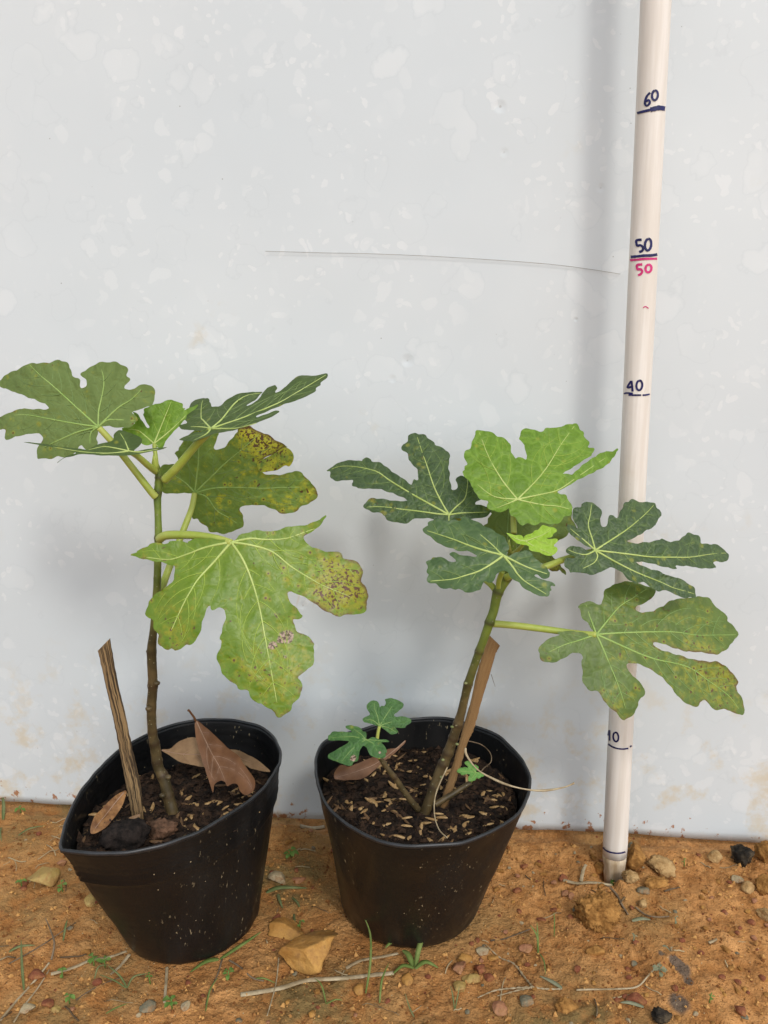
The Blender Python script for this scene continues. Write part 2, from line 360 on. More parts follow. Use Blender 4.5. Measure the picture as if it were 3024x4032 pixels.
M['weed_pale'] = plain('weed_pale', (.17, .18, .10), (.27, .27, .17), 90, .7, .12, .3, .0005)
M['thread'] = plain('thread', (.20, .18, .15), (.30, .27, .22), 50, .6, .3, .1)

# ------------------------------------------------------------------ ground (one sheet to the horizon)
ASH = [(*px(GR, [(1290, 865)])[0], 30, 45), (*px(GR, [(1315, 925)])[0], 18, 25), (*px(GR, [(1275, 1012)])[0], 40, 18), (*px(GR, [(1195, 800)])[0], 14, 16), (*px(GR, [(1250, 830)])[0], 20, 20)]
ASHW = [(on_z(x, y, 0), rx * .0002) for x, y, rx, ry in ASH]
STICK0 = on_y(2421, 3359, .596); STICK60 = on_y(2562, 434, .596)
SDIR = (STICK60 - STICK0).normalized()
SGX = STICK0.x
def gz(x, y):
    near = 1.0 if (abs(x) < 1.2 and -.2 < y < 1.6) else 0.0
    h = .006 * noise.noise(Vector((x * 6, y * 6, 3.1))) if near else .02 * noise.noise(Vector((x * .6, y * .6, 8.8)))
    if near:
        h += .0042 * noise.noise(Vector((x * 24, y * 24, 1.7))) + .0034 * abs(noise.noise(Vector((x * 62, y * 62, 5.2)))) + .0020 * noise.noise(Vector((x * 130, y * 130, 2.2))) + .0010 * noise.noise(Vector((x * 260, y * 260, 4.2)))
        for cx, cy, r in ((-.157, .545, .062), (.0235, .565, .064)):
            d = math.hypot(x - cx, y - cy); k = min(1, max(0, (d - r) / .02)); h = h * k - .0006 * (1 - k)
        d = wall_y(x) - y
        h += -.007 * math.exp(-((d + .004) / .012) ** 2)
        ds = math.hypot(x - SGX, y - .596)
        h += .010 * math.exp(-((ds - .026) / .012) ** 2) * (1 if x > SGX - .005 else .35) - .016 * math.exp(-(ds / .012) ** 2)
        h += .006 * math.exp(-(((x - .36) / .05) ** 2 + ((y - .585) / .05) ** 2))
    return h
def spaced(a, b, step, far):
    c = list(np.arange(a, b + 1e-9, step)); s_ = step; lo = [a]; hi = [c[-1]]
    while lo[-1] > -far: s_ *= 1.22; lo.append(lo[-1] - s_)
    s_ = step
    while hi[-1] < far: s_ *= 1.22; hi.append(hi[-1] + s_)
    return lo[:0:-1] + c + hi[1:]
gxs = spaced(-.46, .42, .0024, 40); gys = spaced(.40, .73, .0024, 40)
GV = [(x, y, gz(x, y)) for y in gys for x in gxs]; nx = len(gxs)
GF = [(j * nx + i, j * nx + i + 1, (j + 1) * nx + i + 1, (j + 1) * nx + i) for j in range(len(gys) - 1) for i in range(nx - 1)]
m = mesh('ground', GV, GF, M['clay_ground']); ground = link(bpy.data.objects.new('ground', m)); tag(ground, 'orange brown clay ground with grit, moss and straw', None, kind='structure')
attr(ground, 'moss', [max(0, min(1, .5 + 1.6 * noise.noise(Vector((x * 11, y * 11, 9))) - 1.4 * max(0, x - .14) / .2)) if abs(x) < 1 else .3 for x, y, z in GV])
attr(ground, 'ash', [sum(math.exp(-(((x - c.x) / r) ** 2 + ((y - c.y) / (r * 1.3)) ** 2)) for c, r in ASHW) if (x > .1 and abs(x) < .5 and y < .7) else 0 for x, y, z in GV])

# ------------------------------------------------------------------ wall of painted sheet metal
wall = thing('sheet_metal_wall', 'pale blue-grey painted sheet metal wall with water stains behind both pots', 'wall', (0, wall_y(0), 0))
wall.rotation_euler = (0, 0, math.atan2(WD.y, WD.x))
us = spaced(-.55, .55, .012, 2.4); zs = [-.0] + list(np.arange(.012, 1.0, .012)) + [1.1, 1.3, 1.6, 2.0, 2.2]
def wbot(u): return .004 + .0022 * noise.noise(Vector((u * 7, 0, 4))) + .0010 * noise.noise(Vector((u * 40, 0, 4)))
WV = []; WF = []
for side in (0, 1):
    for zz in zs:
        for u in us:
            bulge = .0018 * noise.noise(Vector((u * 3.5, zz * 3.5, 0))) + .0007 * noise.noise(Vector((u * 11, zz * 11, 3)))
            WV.append((u, bulge + .0012 * side, max(zz, wbot(u)) if zz < .012 else zz))
nu = len(us); nz = len(zs); off = nu * nz
for j in range(nz - 1):
    for i in range(nu - 1):
        a = j * nu + i; WF.append((a, a + 1, a + nu + 1, a + nu)); WF.append((off + a + nu, off + a + nu + 1, off + a + 1, off + a))
for i in range(nu - 1):
    a = i; WF.append((a + 1, a, off + a, off + a + 1)); a = (nz - 1) * nu + i; WF.append((a, a + 1, off + a + 1, off + a))
for j in range(nz - 1):
    a = j * nu; WF.append((a, a + nu, off + a + nu, off + a)); a = j * nu + nu - 1; WF.append((a + nu, a, off + a, off + a + nu))
# dents and a scratch in the sheet (fine relief), placed from the photograph
s, c, bmp, v = M.pop('painted_sheet_nodes')
winv = (Matrix.Translation(wall.location) @ wall.rotation_euler.to_matrix().to_4x4()).inverted()
def on_wall(x, y): return on_plane(x, y, Vector((0, wall_y(0), 0)), WNRM)
for (dx, dy, rad, dep) in ((1604, 1420, .0045, 1.0), (1970, 420, .004, .8), (1545, 1492, .003, .5), (1193, 2384, .0035, .8), (2268, 1258, .0016, .6), (2365, 740, .003, .5), (1985, 600, .003, .4)):
    p = winv @ on_wall(dx, dy)
    ds = s.n('ShaderNodeVectorMath', operation='DISTANCE'); s.l(v, ds.inputs[0]); ds.inputs[1].default_value = p
    g = s.step(ds.outputs['Value'], rad * 1.5, 0.0)
    bmp = s.bump(s.math('MULTIPLY', g, -1.0), 1.0, .0007 * dep, bmp)
    c = s.mix(s.math('MULTIPLY', s.step(ds.outputs['Value'], rad * .35, rad * .15), .5 * dep), c, (.26, .24, .21))
for (ax, ay, bx_, by_, wd, amt) in ((1606, 1412, 1690, 1318, .0007, .55), (1560, 1480, 1590, 1450, .0004, .25), (1180, 2340, 1163, 2400, .0012, .25), (1245, 2345, 1228, 2405, .0012, .22)):
    A = winv @ on_wall(ax, ay); B = winv @ on_wall(bx_, by_); D = B - A; L = D.length; D /= L
    sub = s.n('ShaderNodeVectorMath', operation='SUBTRACT'); s.l(v, sub.inputs[0]); sub.inputs[1].default_value = A
    dt = s.n('ShaderNodeVectorMath', operation='DOT_PRODUCT'); s.l(sub.outputs[0], dt.inputs[0]); dt.inputs[1].default_value = D
    cr = s.n('ShaderNodeVectorMath', operation='CROSS_PRODUCT'); s.l(sub.outputs[0], cr.inputs[0]); cr.inputs[1].default_value = D
    ln = s.n('ShaderNodeVectorMath', operation='LENGTH'); s.l(cr.outputs[0], ln.inputs[0])
    t = dt.outputs['Value']
    g = s.math('MULTIPLY', s.step(ln.outputs['Value'], wd, wd * .3), s.math('MULTIPLY', s.step(t, 0, .001), s.step(t, L, L * .4)))
    c = s.mix(s.math('MULTIPLY', g, amt), c, (.36, .33, .30) if wd < .001 else (.56, .40, .24))
M['painted_sheet'] = s.fin(c, .42, .35, bmp)
m = mesh('sheet', WV, WF, M['painted_sheet']); ws = link(bpy.data.objects.new('sheet', m), wall)

# ------------------------------------------------------------------ leaves
def inside(P, poly):
    x = P[:, 0][:, None]; y = P[:, 1][:, None]; xi, yi = poly[:, 0][None], poly[:, 1][None]; xj, yj = np.roll(xi, 1), np.roll(yi, 1)
    c_ = ((yi > y) != (yj > y)) & (x < (xj - xi) * (y - yi) / ((yj - yi) + 1e-15) + xi)
    return c_.sum(1) % 2 == 1
def seg_dist(P, A, B):
    """min distance of each point in P to the segments A-B"""
    A = np.asarray(A); B = np.asarray(B); out = np.full(len(P), 1e9); D = B - A; L2 = (D * D).sum(1) + 1e-15
    for i in range(0, len(P), 1500):
        Q = P[i:i + 1500, None, :] - A[None]; tt = np.clip((Q * D[None]).sum(2) / L2, 0, 1); Q = Q - tt[..., None] * D[None]
        out[i:i + 1500] = np.sqrt((Q * Q).sum(2).min(1))
    return out
class LeafSurf:
    """a gently curved sheet through one 3D point; traced outlines are laid on it"""
    def __init__(s, p0, n, k=(2.2, 2.2, 0), ripple=.0016, seed=0, fold=None, rip_f=32):
        s.p0 = p0; s.n = Vector(n).normalized(); up = Vector((0, 0, 1)) if abs(s.n.z) < .95 else Vector((0, 1, 0))
        s.e1 = up.cross(s.n).normalized(); s.e2 = s.n.cross(s.e1).normalized(); s.k = k; s.rip = ripple; s.seed = seed; s.fold = fold; s.rf = rip_f
    def c(s, a, b):
        h = -s.k[0] * a * a - s.k[1] * b * b - s.k[2] * a * b
        r = min(1, math.hypot(a, b) / .05)
        h += s.rip * r * noise.noise(Vector((a * s.rf, b * s.rf, s.seed * 3.3))) * 2
        if s.fold:
            (fx, fy), amt = s.fold; d = abs(-fy * a + fx * b); h += amt * d
        return h
    def p(s, a, b, dc=0): return s.p0 + s.e1 * a + s.e2 * b + s.n * (s.c(a, b) + dc)
    def ab(s, x, y):
        d = ray(x, y); h = 0; 
        for _ in range(14):
            q = CAM + d * ((s.p0 + s.n * h - CAM).dot(s.n) / d.dot(s.n)); v = q - s.p0
            a, b = v.dot(s.e1), v.dot(s.e2); hn = s.c(a, b); h += (hn - h) * .7
        return a, b
def leaf(parent, name, zc, outline, junction, veins, y, n, mat, vmat, k=(2.2, 2.2, 0), ripple=.0016, seed=1, blight=(), necro=(), flap=None,
         base=0.0, vr=.00075, step=.0024, serr=.0007, quilt=.0008, fold=None, label=None, second=True, own=False, hair=0, rip_f=32, holes=()):
    jp = px(zc, [junction])[0]; p0 = on_y(jp[0], jp[1], y) if not isinstance(y, Vector) else y
    S = LeafSurf(p0, n, k, ripple, seed, fold, rip_f)
    rng = random.Random(seed * 97 + 5)
    O = [Vector(S.ab(*q)) for q in px(zc, outline)]
    O2 = crom(O, 4, True)
    ar = sum(O2[i - 1].x * O2[i].y - O2[i].x * O2[i - 1].y for i in range(len(O2)))
    sg = 1 if ar > 0 else -1; O3 = []; acc = 0
    for i, p in enumerate(O2):                                     # scalloped margin
        t = (O2[(i + 1) % len(O2)] - O2[i - 1]).normalized(); nn_ = Vector((t.y, -t.x)) * sg
        acc += (p - O2[i - 1]).length
        O3.append(p + nn_ * serr * (abs(math.sin(acc * 330)) - .5 + .8 * noise.noise(Vector((acc * 150, seed, 0)))))
    poly = np.array([(p.x, p.y) for p in O3])
    lo = poly.min(0); hi = poly.max(0)
    gx, gy = np.meshgrid(np.arange(lo[0], hi[0], step), np.arange(lo[1], hi[1], step * .87)); gx[1::2] += step / 2
    Gp = np.column_stack([gx.ravel(), gy.ravel()]); Gp += np.random.RandomState(seed).uniform(-.18, .18, Gp.shape) * step
    Gp = Gp[inside(Gp, poly)]; pa = poly; pb = np.roll(poly, -1, 0)
    Gp = Gp[seg_dist(Gp, pa, pb) > step * .5]
    n_ = len(poly)
    vv, ee, ff, *_r = delaunay_2d_cdt([Vector(q) for q in poly] + [Vector(q) for q in Gp], [], [list(range(n_))], 1, 1e-6)
    P = np.array([(q.x, q.y) for q in vv])
    # veins in the leaf's own plane
    VS = []                                                        # (list of 2D points, r0, r1)
    for vn in veins:
        pts = [Vector(S.ab(*q)) for q in px(zc, [junction] + list(vn))]; c_ = crom(pts, 6)
        VS.append((c_, vr, vr * .25))
    if second:
        mains = list(VS)
        allseg = [(np.array(c_[i]), np.array(c_[i + 1])) for c_, _, _ in mains for i in range(len(c_) - 1)]
        as_ = np.array([a_ for a_, b_ in allseg]); bs_ = np.array([b_ for a_, b_ in allseg])
        for mi, (c_, _, _) in enumerate(mains):
            L = sum((c_[i + 1] - c_[i]).length for i in range(len(c_) - 1)); acc = 0; nxt = .16 * L + .004; sd_ = 1
            for i in range(len(c_) - 1):
                acc += (c_[i + 1] - c_[i]).length
                if acc > nxt and acc < .93 * L:
                    t = (c_[i + 1] - c_[i]).normalized()
                    for side in (1, -1):
                        ang = side * R(rng.uniform(44, 60)); d = Vector((t.x * math.cos(ang) - t.y * math.sin(ang), t.x * math.sin(ang) + t.y * math.cos(ang)))
                        q = c_[i].copy(); pl = [q.copy()]; turn = -side * R(rng.uniform(2.0, 5))
                        for st in range(26):
                            d = Vector((d.x * math.cos(turn) - d.y * math.sin(turn), d.x * math.sin(turn) + d.y * math.cos(turn)))
                            q = q + d * .0024
                            A_ = np.array([q])
                            if not inside(A_, poly)[0] or seg_dist(A_, pa, pb)[0] < .0016: break
                            dm = seg_dist(A_, as_, bs_)[0]
                            if st > 3 and dm < .0022: break
                            pl.append(q.copy())
                        if len(pl) > 3: VS.append((pl, vr * .40, vr * .14))
                    nxt = acc + rng.uniform(.008, .0125)
    sa = np.array([c_[i] for c_, _, _ in VS for i in range(len(c_) - 1)]); sb = np.array([c_[i + 1] for c_, _, _ in VS for i in range(len(c_) - 1)])
    dv_ = seg_dist(P, sa, sb); de = seg_dist(P, pa, pb)
    q_ = quilt * (1 - np.exp(-dv_ / .0025))
    V3 = [S.p(P[i, 0], P[i, 1], q_[i] + .0007 * noise.noise(Vector((P[i, 0] * 120, P[i, 1] * 120, seed)))) for i in range(len(P))]
    bl = np.full(len(P), float(base)); ne = np.zeros(len(P))
    for bx_, by_, r, a_ in blight:
        cx, cy = S.ab(*px(zc, [(bx_, by_)])[0]); ex, ey = S.ab(*px(zc, [(bx_ + r, by_)])[0]); rr = math.hypot(ex - cx, ey - cy)
        bl += a_ * np.exp(-((P[:, 0] - cx) ** 2 + (P[:, 1] - cy) ** 2) / rr ** 2)
    for bx_, by_, r, a_ in necro:
        cx, cy = S.ab(*px(zc, [(bx_, by_)])[0]); ex, ey = S.ab(*px(zc, [(bx_ + r, by_)])[0]); rr = math.hypot(ex - cx, ey - cy)
        ne += a_ * np.exp(-((P[:, 0] - cx) ** 2 + (P[:, 1] - cy) ** 2) / rr ** 2) * np.array([1 + .9 * noise.noise(Vector((p_[0] * 260, p_[1] * 260, 3))) for p_ in P])
    uvc = [(p_[0] * 100, p_[1] * 100) for p_ in P]; FF = [tuple(f) for f in ff]
    # normals towards the visible side
    def orient(fs):
        o_ = []
        for f in fs:
            a_, b_, c2 = (V3[i] for i in f[:3]); o_.append(f if (b_ - a_).cross(c2 - a_).dot(S.n) > 0 else f[::-1])
        return o_
    FF = orient(FF); vn_att = list(np.exp(-dv_ / .0014)); ed_att = list(np.exp(-de / .0008)); bl = list(np.clip(bl, 0, 1.6)); ne = list(ne)
    if flap:                                                       # a margin rolled over towards the viewer
        fo, lift, hinge = flap
        H = [Vector(S.ab(*q)) for q in px(zc, hinge)]; hx, hy = H; hd = (hy - hx).normalized()
        FO = crom([Vector(S.ab(*q)) for q in px(zc, fo)], 4, True); fp = np.array([(q.x, q.y) for q in FO])
        lo = fp.min(0); hi = fp.max(0); gx, gy = np.meshgrid(np.arange(lo[0], hi[0], .002), np.arange(lo[1], hi[1], .002))
        G2 = np.column_stack([gx.ravel(), gy.ravel()]); G2 = G2[inside(G2, fp)]; G2 = G2[seg_dist(G2, fp, np.roll(fp, -1, 0)) > .001]
        v2, e2_, f2, *_r = delaunay_2d_cdt([Vector(q) for q in fp] + [Vector(q) for q in G2], [], [list(range(len(fp)))], 1, 1e-6)
        o = len(V3); wmax = max(abs((q - hx).cross(hd)) for q in v2)
        for q in v2:
            dd = abs((q - hx).cross(hd)) / wmax
            V3.append(S.p(q.x, q.y, .0006 + lift * math.sin(min(1, dd * 1.15) * math.pi * .62)))
            uvc.append((q.x * 100 + 7, q.y * 100 + 3)); bl.append(1.0); ne.append(0); vn_att.append(0); ed_att.append(0)
        FF += orient([tuple(i + o for i in f) for f in f2])
    lo_ = obj(name, V3, FF, mat, parent)
    uvs(lo_, uvc); attr(lo_, 'vein', vn_att); attr(lo_, 'edge', ed_att); attr(lo_, 'blight', bl); attr(lo_, 'necro', ne)
    if label: lo_['label'] = label
    parts = []; nmain = 0
    for vi, (c_, r0, r1) in enumerate(VS):
        if vi == len(veins): nmain = sum(len(f_) for v_, f_ in parts)
        nn_ = len(c_); parts.append(tube([S.p(q.x, q.y, quilt * .25 + .00005) for q in c_], [r0 + (r1 - r0) * (i / (nn_ - 1)) ** .8 for i in range(nn_)], 6, .8))
    vo = obj('veins', *merge(parts), vmat, lo_)
    if len(VS) > len(veins):
        vo.data.materials.append(M[SECOND[mat.name]]); vo.data.polygons.foreach_set('material_index', [0 if i < nmain else 1 for i in range(len(vo.data.polygons))])
    return lo_, S
def fig_leaf(*a, **k): return leaf(*a, **k)

def petiole(parent, path, y0, y1, r0, r1, mat='petiole', name='petiole', ys=None):
    n = len(path); P = [on_y(p[0], p[1], (ys[i] if ys else y0 + (y1 - y0) * i / (n - 1))) for i, p in enumerate(path)]
    P = crom(P, 6); m_ = len(P)
    return obj(name, *tube(P, [r0 + (r1 - r0) * i / (m_ - 1) for i in range(m_)], 12), M[mat], parent)
def stem(parent, pts, ys, nodes, name='stem', hmin=.1, hmax=.35, mat='stem_bark', k=6, dip=0):
    """pts: (x, y, width px) bottom to top; nodes: photo y of leaf scars"""
    P = []; 
    for (x, y, w_), yy in zip(pts, ys):
        p = on_y(x, y, yy); P.append(Vector((p.x, p.y, p.z, w_ * mm_per_px(p) / 2)))
    if dip: P.insert(0, Vector((P[0].x - (P[1].x - P[0].x) * .3, P[0].y, P[0].z - dip, P[0].w * 1.05)))
    C = crom(P, k); nz_ = [on_y(q[0], q[1], q[2]).z for q in nodes]
    nd = [max([math.exp(-((c_.z - z_) / .0014) ** 2) for z_ in nz_] + [0]) for c_ in C]
    V, Fc = tube([c_.to_3d() for c_ in C], [c_.w * (1 + .16 * d_) for c_, d_ in zip(C, nd)], 16, wob=.06)
    o = obj(name, V, Fc, M[mat], parent)
    attr(o, 'h', [min(1, max(0, (C[i].z - hmin) / (hmax - hmin))) for i in range(len(C)) for _ in range(16)])
    attr(o, 'node', [min(1, nd[i] * 1.2) for i in range(len(C)) for _ in range(16)])
    return o, C
def bud(parent, x, y, yy, r, mat, name='bud'):
    p = on_y(x, y, yy); V = []; Fc = []
    bm = bmesh.new(); bmesh.ops.create_icosphere(bm, subdivisions=2, radius=r)
    for v_ in bm.verts: v_.co = p + Vector((v_.co.x * 1.1, v_.co.y, v_.co.z * .8)) + Vector((0, 0, 0)); V.append(v_.co.copy())
    bm.verts.index_update(); Fc = [tuple(q.index for q in f.verts) for f in bm.faces]; bm.free()
    return obj(name, V, Fc, M[mat], parent)

# ------------------------------------------------------------------ grow bags
RIMZ = .132
RIM_A = px(PA, [(60, 1410), (100, 1425), (250, 1445), (450, 1440), (600, 1415), (750, 1375), (900, 1320), (1050, 1240), (1200, 1140), (1330, 1035), (1405, 920), (1432, 845), (1415, 765),
                (1365, 692), (1290, 645), (1150, 615), (1000, 608), (850, 620), (700, 660), (560, 720), (400, 820), (280, 940), (180, 1070), (110, 1200), (70, 1320)])
RIM_B = [(1241, 3024), (1251, 2963), (1290, 2915), (1441, 2867), (1622, 2834), (1742, 2831), (1863, 2858), (1953, 2894), (2032, 2963), (2074, 3024), (2089, 3084), (2080, 3132),
         (2044, 3210), (1953, 3271), (1803, 3322), (1622, 3337), (1501, 3319), (1381, 3259), (1290, 3180), (1254, 3102)]
def polar(pts, cx, cy, N, lin=False):
    a = np.array([math.atan2(p.y - cy, p.x - cx) for p in pts]); r = np.array([math.hypot(p.x - cx, p.y - cy) for p in pts]); o = np.argsort(a); a = a[o]; r = r[o]
    th = np.linspace(-math.pi, math.pi, N, endpoint=False)
    return th, np.interp(th, np.concatenate([a - 2 * math.pi, a, a + 2 * math.pi]), np.tile(r, 3))
def grow_bag(label, rim_px, rc, bc, br, soilz, seed, ridges, skew=0):
    N = 160; L = 44
    pts = crom([on_z(x, y, RIMZ) for x, y in rim_px], 6, True); th, rr = polar(pts, rc[0], rc[1], N)
    t_ = thing('grow_bag_pot', label, 'pot', (bc[0], bc[1], 0))
    def P(i, t, inset=0):
        a = th[i]; bx_ = bc[0] + (br[0] - inset) * math.cos(a); by_ = bc[1] + (br[1] - inset) * math.sin(a)
        rx = rc[0] + (rr[i] - inset) * math.cos(a); ry = rc[1] + (rr[i] - inset) * math.sin(a)
        x = bx_ + (rx - bx_) * t; y = by_ + (ry - by_) * t
        wv = .0022 * noise.noise(Vector((math.cos(a) * 1.8, math.sin(a) * 1.8, t * 1.6 + seed))) * math.sin(math.pi * min(1, t * 1.0)) + .0007 * noise.noise(Vector((math.cos(a) * 6, math.sin(a) * 6, t * 5 + seed)))
        if ridges and .74 < t < .985: wv += .0019 * max(0, math.sin(t * 135 + .8 * noise.noise(Vector((math.cos(a), math.sin(a), seed))))) ** 3
        d = Vector((math.cos(a), math.sin(a), 0))
        z = t * RIMZ + (.0012 * noise.noise(Vector((math.cos(a) * 2.5, math.sin(a) * 2.5, seed + 9))) * t)
        return Vector((x, y, z)) + d * (wv - (0 if not inset else 0))
    V = []; Fc = []; ts = [0.0, .012, .03] + list(np.linspace(.06, 1, L))
    bulge = lambda t: 1 - .06 * math.exp(-(t / .012) ** 2)
    for t in ts:
        for i in range(N):
            p = P(i, t); c_ = Vector((bc[0], bc[1], p.z)); V.append(c_ + (p - c_) * bulge(t))
    ti = list(np.linspace(1, .55, 22))
    for t in ti:
        for i in range(N): V.append(P(i, t, .0011))
    n = len(ts) + len(ti)
    for j in range(n - 1):
        for i in range(N):
            a = j * N + i; b = j * N + (i + 1) % N; Fc.append((a, b, b + N, a + N))
    Fc.append(tuple(range(N - 1, -1, -1)))
    obj('bag_wall', V, Fc, M['black_plastic'], t_)
    # rolled rim
    path = [P(i, 1.0, .0004) + Vector((0, 0, .0004)) for i in range(N)]; V = []; Fc = []; K = 8
    for i in range(N):
        tg = (path[(i + 1) % N] - path[i - 1]).normalized(); u = Vector((0, 0, 1)); v_ = tg.cross(u).normalized()
        for k in range(K): a = 2 * math.pi * k / K; V.append(path[i] + v_ * math.cos(a) * .0012 + u * math.sin(a) * .0016)
    for i in range(N):
        for k in range(K):
            a = i * K + k; b = i * K + (k + 1) % K; c_ = ((i + 1) % N) * K + k; d = ((i + 1) % N) * K + (k + 1) % K; Fc.append((a, b, d, c_))
    obj('rim', V, Fc, M['black_rim'], t_)
    # soil
    def sz(x, y):
        z = soilz(x, y); return z + .0042 * noise.noise(Vector((x * 42, y * 42, seed))) + .0030 * abs(noise.noise(Vector((x * 110, y * 110, seed)))) + .0016 * noise.noise(Vector((x * 260, y * 260, seed)))
    V = []; Fc = []; NR = 64; ctr = Vector(((rc[0] * .8 + bc[0] * .2), (rc[1] * .8 + bc[1] * .2), 0))
    for j in range(NR + 1):
        f = j / NR
        for i in range(N):
            e = P(i, .80, .0020); q = ctr + (Vector((e.x, e.y, 0)) - ctr) * f; q.z = sz(q.x, q.y); V.append(q)
    for j in range(NR):
        for i in range(N):
            a = j * N + i; b = j * N + (i + 1) % N; Fc.append((a, b, b + N, a + N) if j else (a, b + N, a + N))
    so = obj('potting_soil', V, Fc, M['potting_soil'], t_)
    def edge(fr, a_):
        i = int((a_ + math.pi) / (2 * math.pi) * N) % N; e = P(i, .80, .004); return ctr + (Vector((e.x, e.y, 0)) - ctr) * fr
    return t_, so, sz, edge
def husk_mesh(name, mat, L, W, seed):
    V = []; n = 7; K = 6; rg = random.Random(seed); bend = rg.uniform(-.12, .12)
    for i in range(n):
        f = i / (n - 1); r = W * (math.sin(math.pi * (.06 + .88 * f)) ** .7); x = (f - .5) * L
        for k in range(K):
            a = 2 * math.pi * k / K; V.append((x, r * math.cos(a) + bend * L * (f - .5) ** 2 * 4, r * .62 * math.sin(a)))
    Fc = [(i * K + k, i * K + (k + 1) % K, (i + 1) * K + (k + 1) % K, (i + 1) * K + k) for i in range(n - 1) for k in range(K)]
    Fc += [tuple(range(K - 1, -1, -1)), tuple((n - 1) * K + k for k in range(K))]
    return mesh(name, V, Fc, M[mat])
HM = [husk_mesh('rice_husk', 'husk', .0098, .0017, 1), husk_mesh('rice_husk', 'husk', .0082, .0016, 2), husk_mesh('rice_husk', 'husk', .0108, .0016, 3), husk_mesh('rice_husk', 'husk_dark', .0090, .0014, 4), husk_mesh('rice_husk', 'husk_dark', .0115, .0011, 5)]
def scatter_husks(pot, so, sz, edge, count, seed, dens):
    rg = random.Random(seed); n = 0
    while n < count:
        q = edge(math.sqrt(rg.random()), rg.uniform(-math.pi, math.pi))
        if rg.random() > dens(q.x, q.y): continue
        o = bpy.data.objects.new('rice_husk', rg.choice(HM)); link(o, so); k = rg.uniform(.75, 1.15)
        o.location = Vector((q.x, q.y, sz(q.x, q.y) + .0009)) - Vector(pot.location); o.scale = (k, k, k)
        o.rotation_euler = (rg.uniform(-.4, .4), rg.gauss(0, .28), rg.uniform(0, 6.28)); n += 1
    # crumbs of peat, too many to count
    parts = []
    for _ in range(1500):
        q = edge(math.sqrt(rg.random()), rg.uniform(-math.pi, math.pi)); r = rg.uniform(.0008, .0034) * rg.uniform(.5, 1); z = sz(q.x, q.y)
        bs = [Vector((rg.uniform(-1, 1), rg.uniform(-1, 1), rg.uniform(-1, 1))).normalized() for _ in range(1)]
        a = rg.uniform(0, 6.28); ux = Vector((math.cos(a), math.sin(a), rg.uniform(-.3, .3))) * r * rg.uniform(1, 2.6); uy = Vector((-math.sin(a), math.cos(a), 0)) * r; uz = Vector((0, 0, r * .8)); c_ = Vector((q.x, q.y, z + r * .3))
        j = lambda: rg.uniform(.7, 1.3)
        parts.append(([c_ + ux * j(), c_ - ux * j(), c_ + uy * j(), c_ - uy * j(), c_ + uz * j(), c_ - uz], [(0, 2, 4), (2, 1, 4), (1, 3, 4), (3, 0, 4), (2, 0, 5), (1, 2, 5), (3, 1, 5), (0, 3, 5)]))
    o = obj('soil_crumbs', *merge(parts), M['soil_crumb'], so, smooth=False); o['kind'] = 'stuff'
M['soil_crumb'] = plain('soil_crumb', (.008, .0055, .0042), (.048, .028, .017), 130, .9, .15, .4)

potA, soA, szA, edA = grow_bag('black plastic pot pinched to a point at its left rim', RIM_A, (-.153, .533), (-.157, .546), (.054, .055), lambda x, y: .119 - .155 * (y - .455), 3, True)
potB, soB, szB, edB = grow_bag('black plastic pot with a round open rim, beside the orange rock', RIM_B, (.028, .540), (.0215, .565), (.057, .058), lambda x, y: .108 - .03 * (y - .53), 8, False)
scatter_husks(potA, soA, szA, edA, 90, 5, lambda x, y: .15 + .85 * (1 if x > -.165 and y < .56 else .25))
scatter_husks(potB, soB, szB, edB, 185, 6, lambda x, y: .35 + .65 * (1 if noise.noise(Vector((x * 30, y * 30, 0))) > -.1 else .1))

# ------------------------------------------------------------------ left fig plant
pA = on_y(680, 3203, .522)
figA = thing('fig_plant', 'tall upright fig sapling with large yellowing lower leaf, in the pinched pot', 'plant', pA, 'potted fig saplings')
SA = [(680, 3203, 48), (665, 3146, 45), (646, 3070, 42), (623, 3020, 40), (611, 2944, 40), (600, 2880, 35), (596, 2789, 38), (602, 2697, 37), (597, 2567, 37), (605, 2477, 30), (618, 2315, 30), (621, 2213, 29), (624, 2119, 30), (622, 2025, 27), (620, 1949, 31), (627, 1888, 31), (620, 1845, 24), (616, 1822, 14)]
stem(figA, SA, [.522 + .006 * math.sin(i * .5) for i in range(len(SA))], [(597, 2567, .52), (602, 2697, .52), (596, 2789, .52), (605, 2890, .52), (611, 2944, .52), (623, 3020, .52), (646, 3075, .52), (665, 3146, .52), (624, 2119, .52), (620, 1949, .52), (627, 1888, .52)], hmin=.15, hmax=.42, dip=.012)
for q in ((588, 2565), (618, 2690), (585, 2790), (662, 3060), (640, 3132)): bud(figA, q[0], q[1], .517, .0022, 'stem_bark', 'leaf_scar')
obj('terminal_bud', *tube([on_y(612, 1852, .522), on_y(611, 1830, .521), on_y(608, 1808, .52), on_y(603, 1792, .519)], [.0022, .0026, .0016, .0002], 8), M['petiole'], figA)

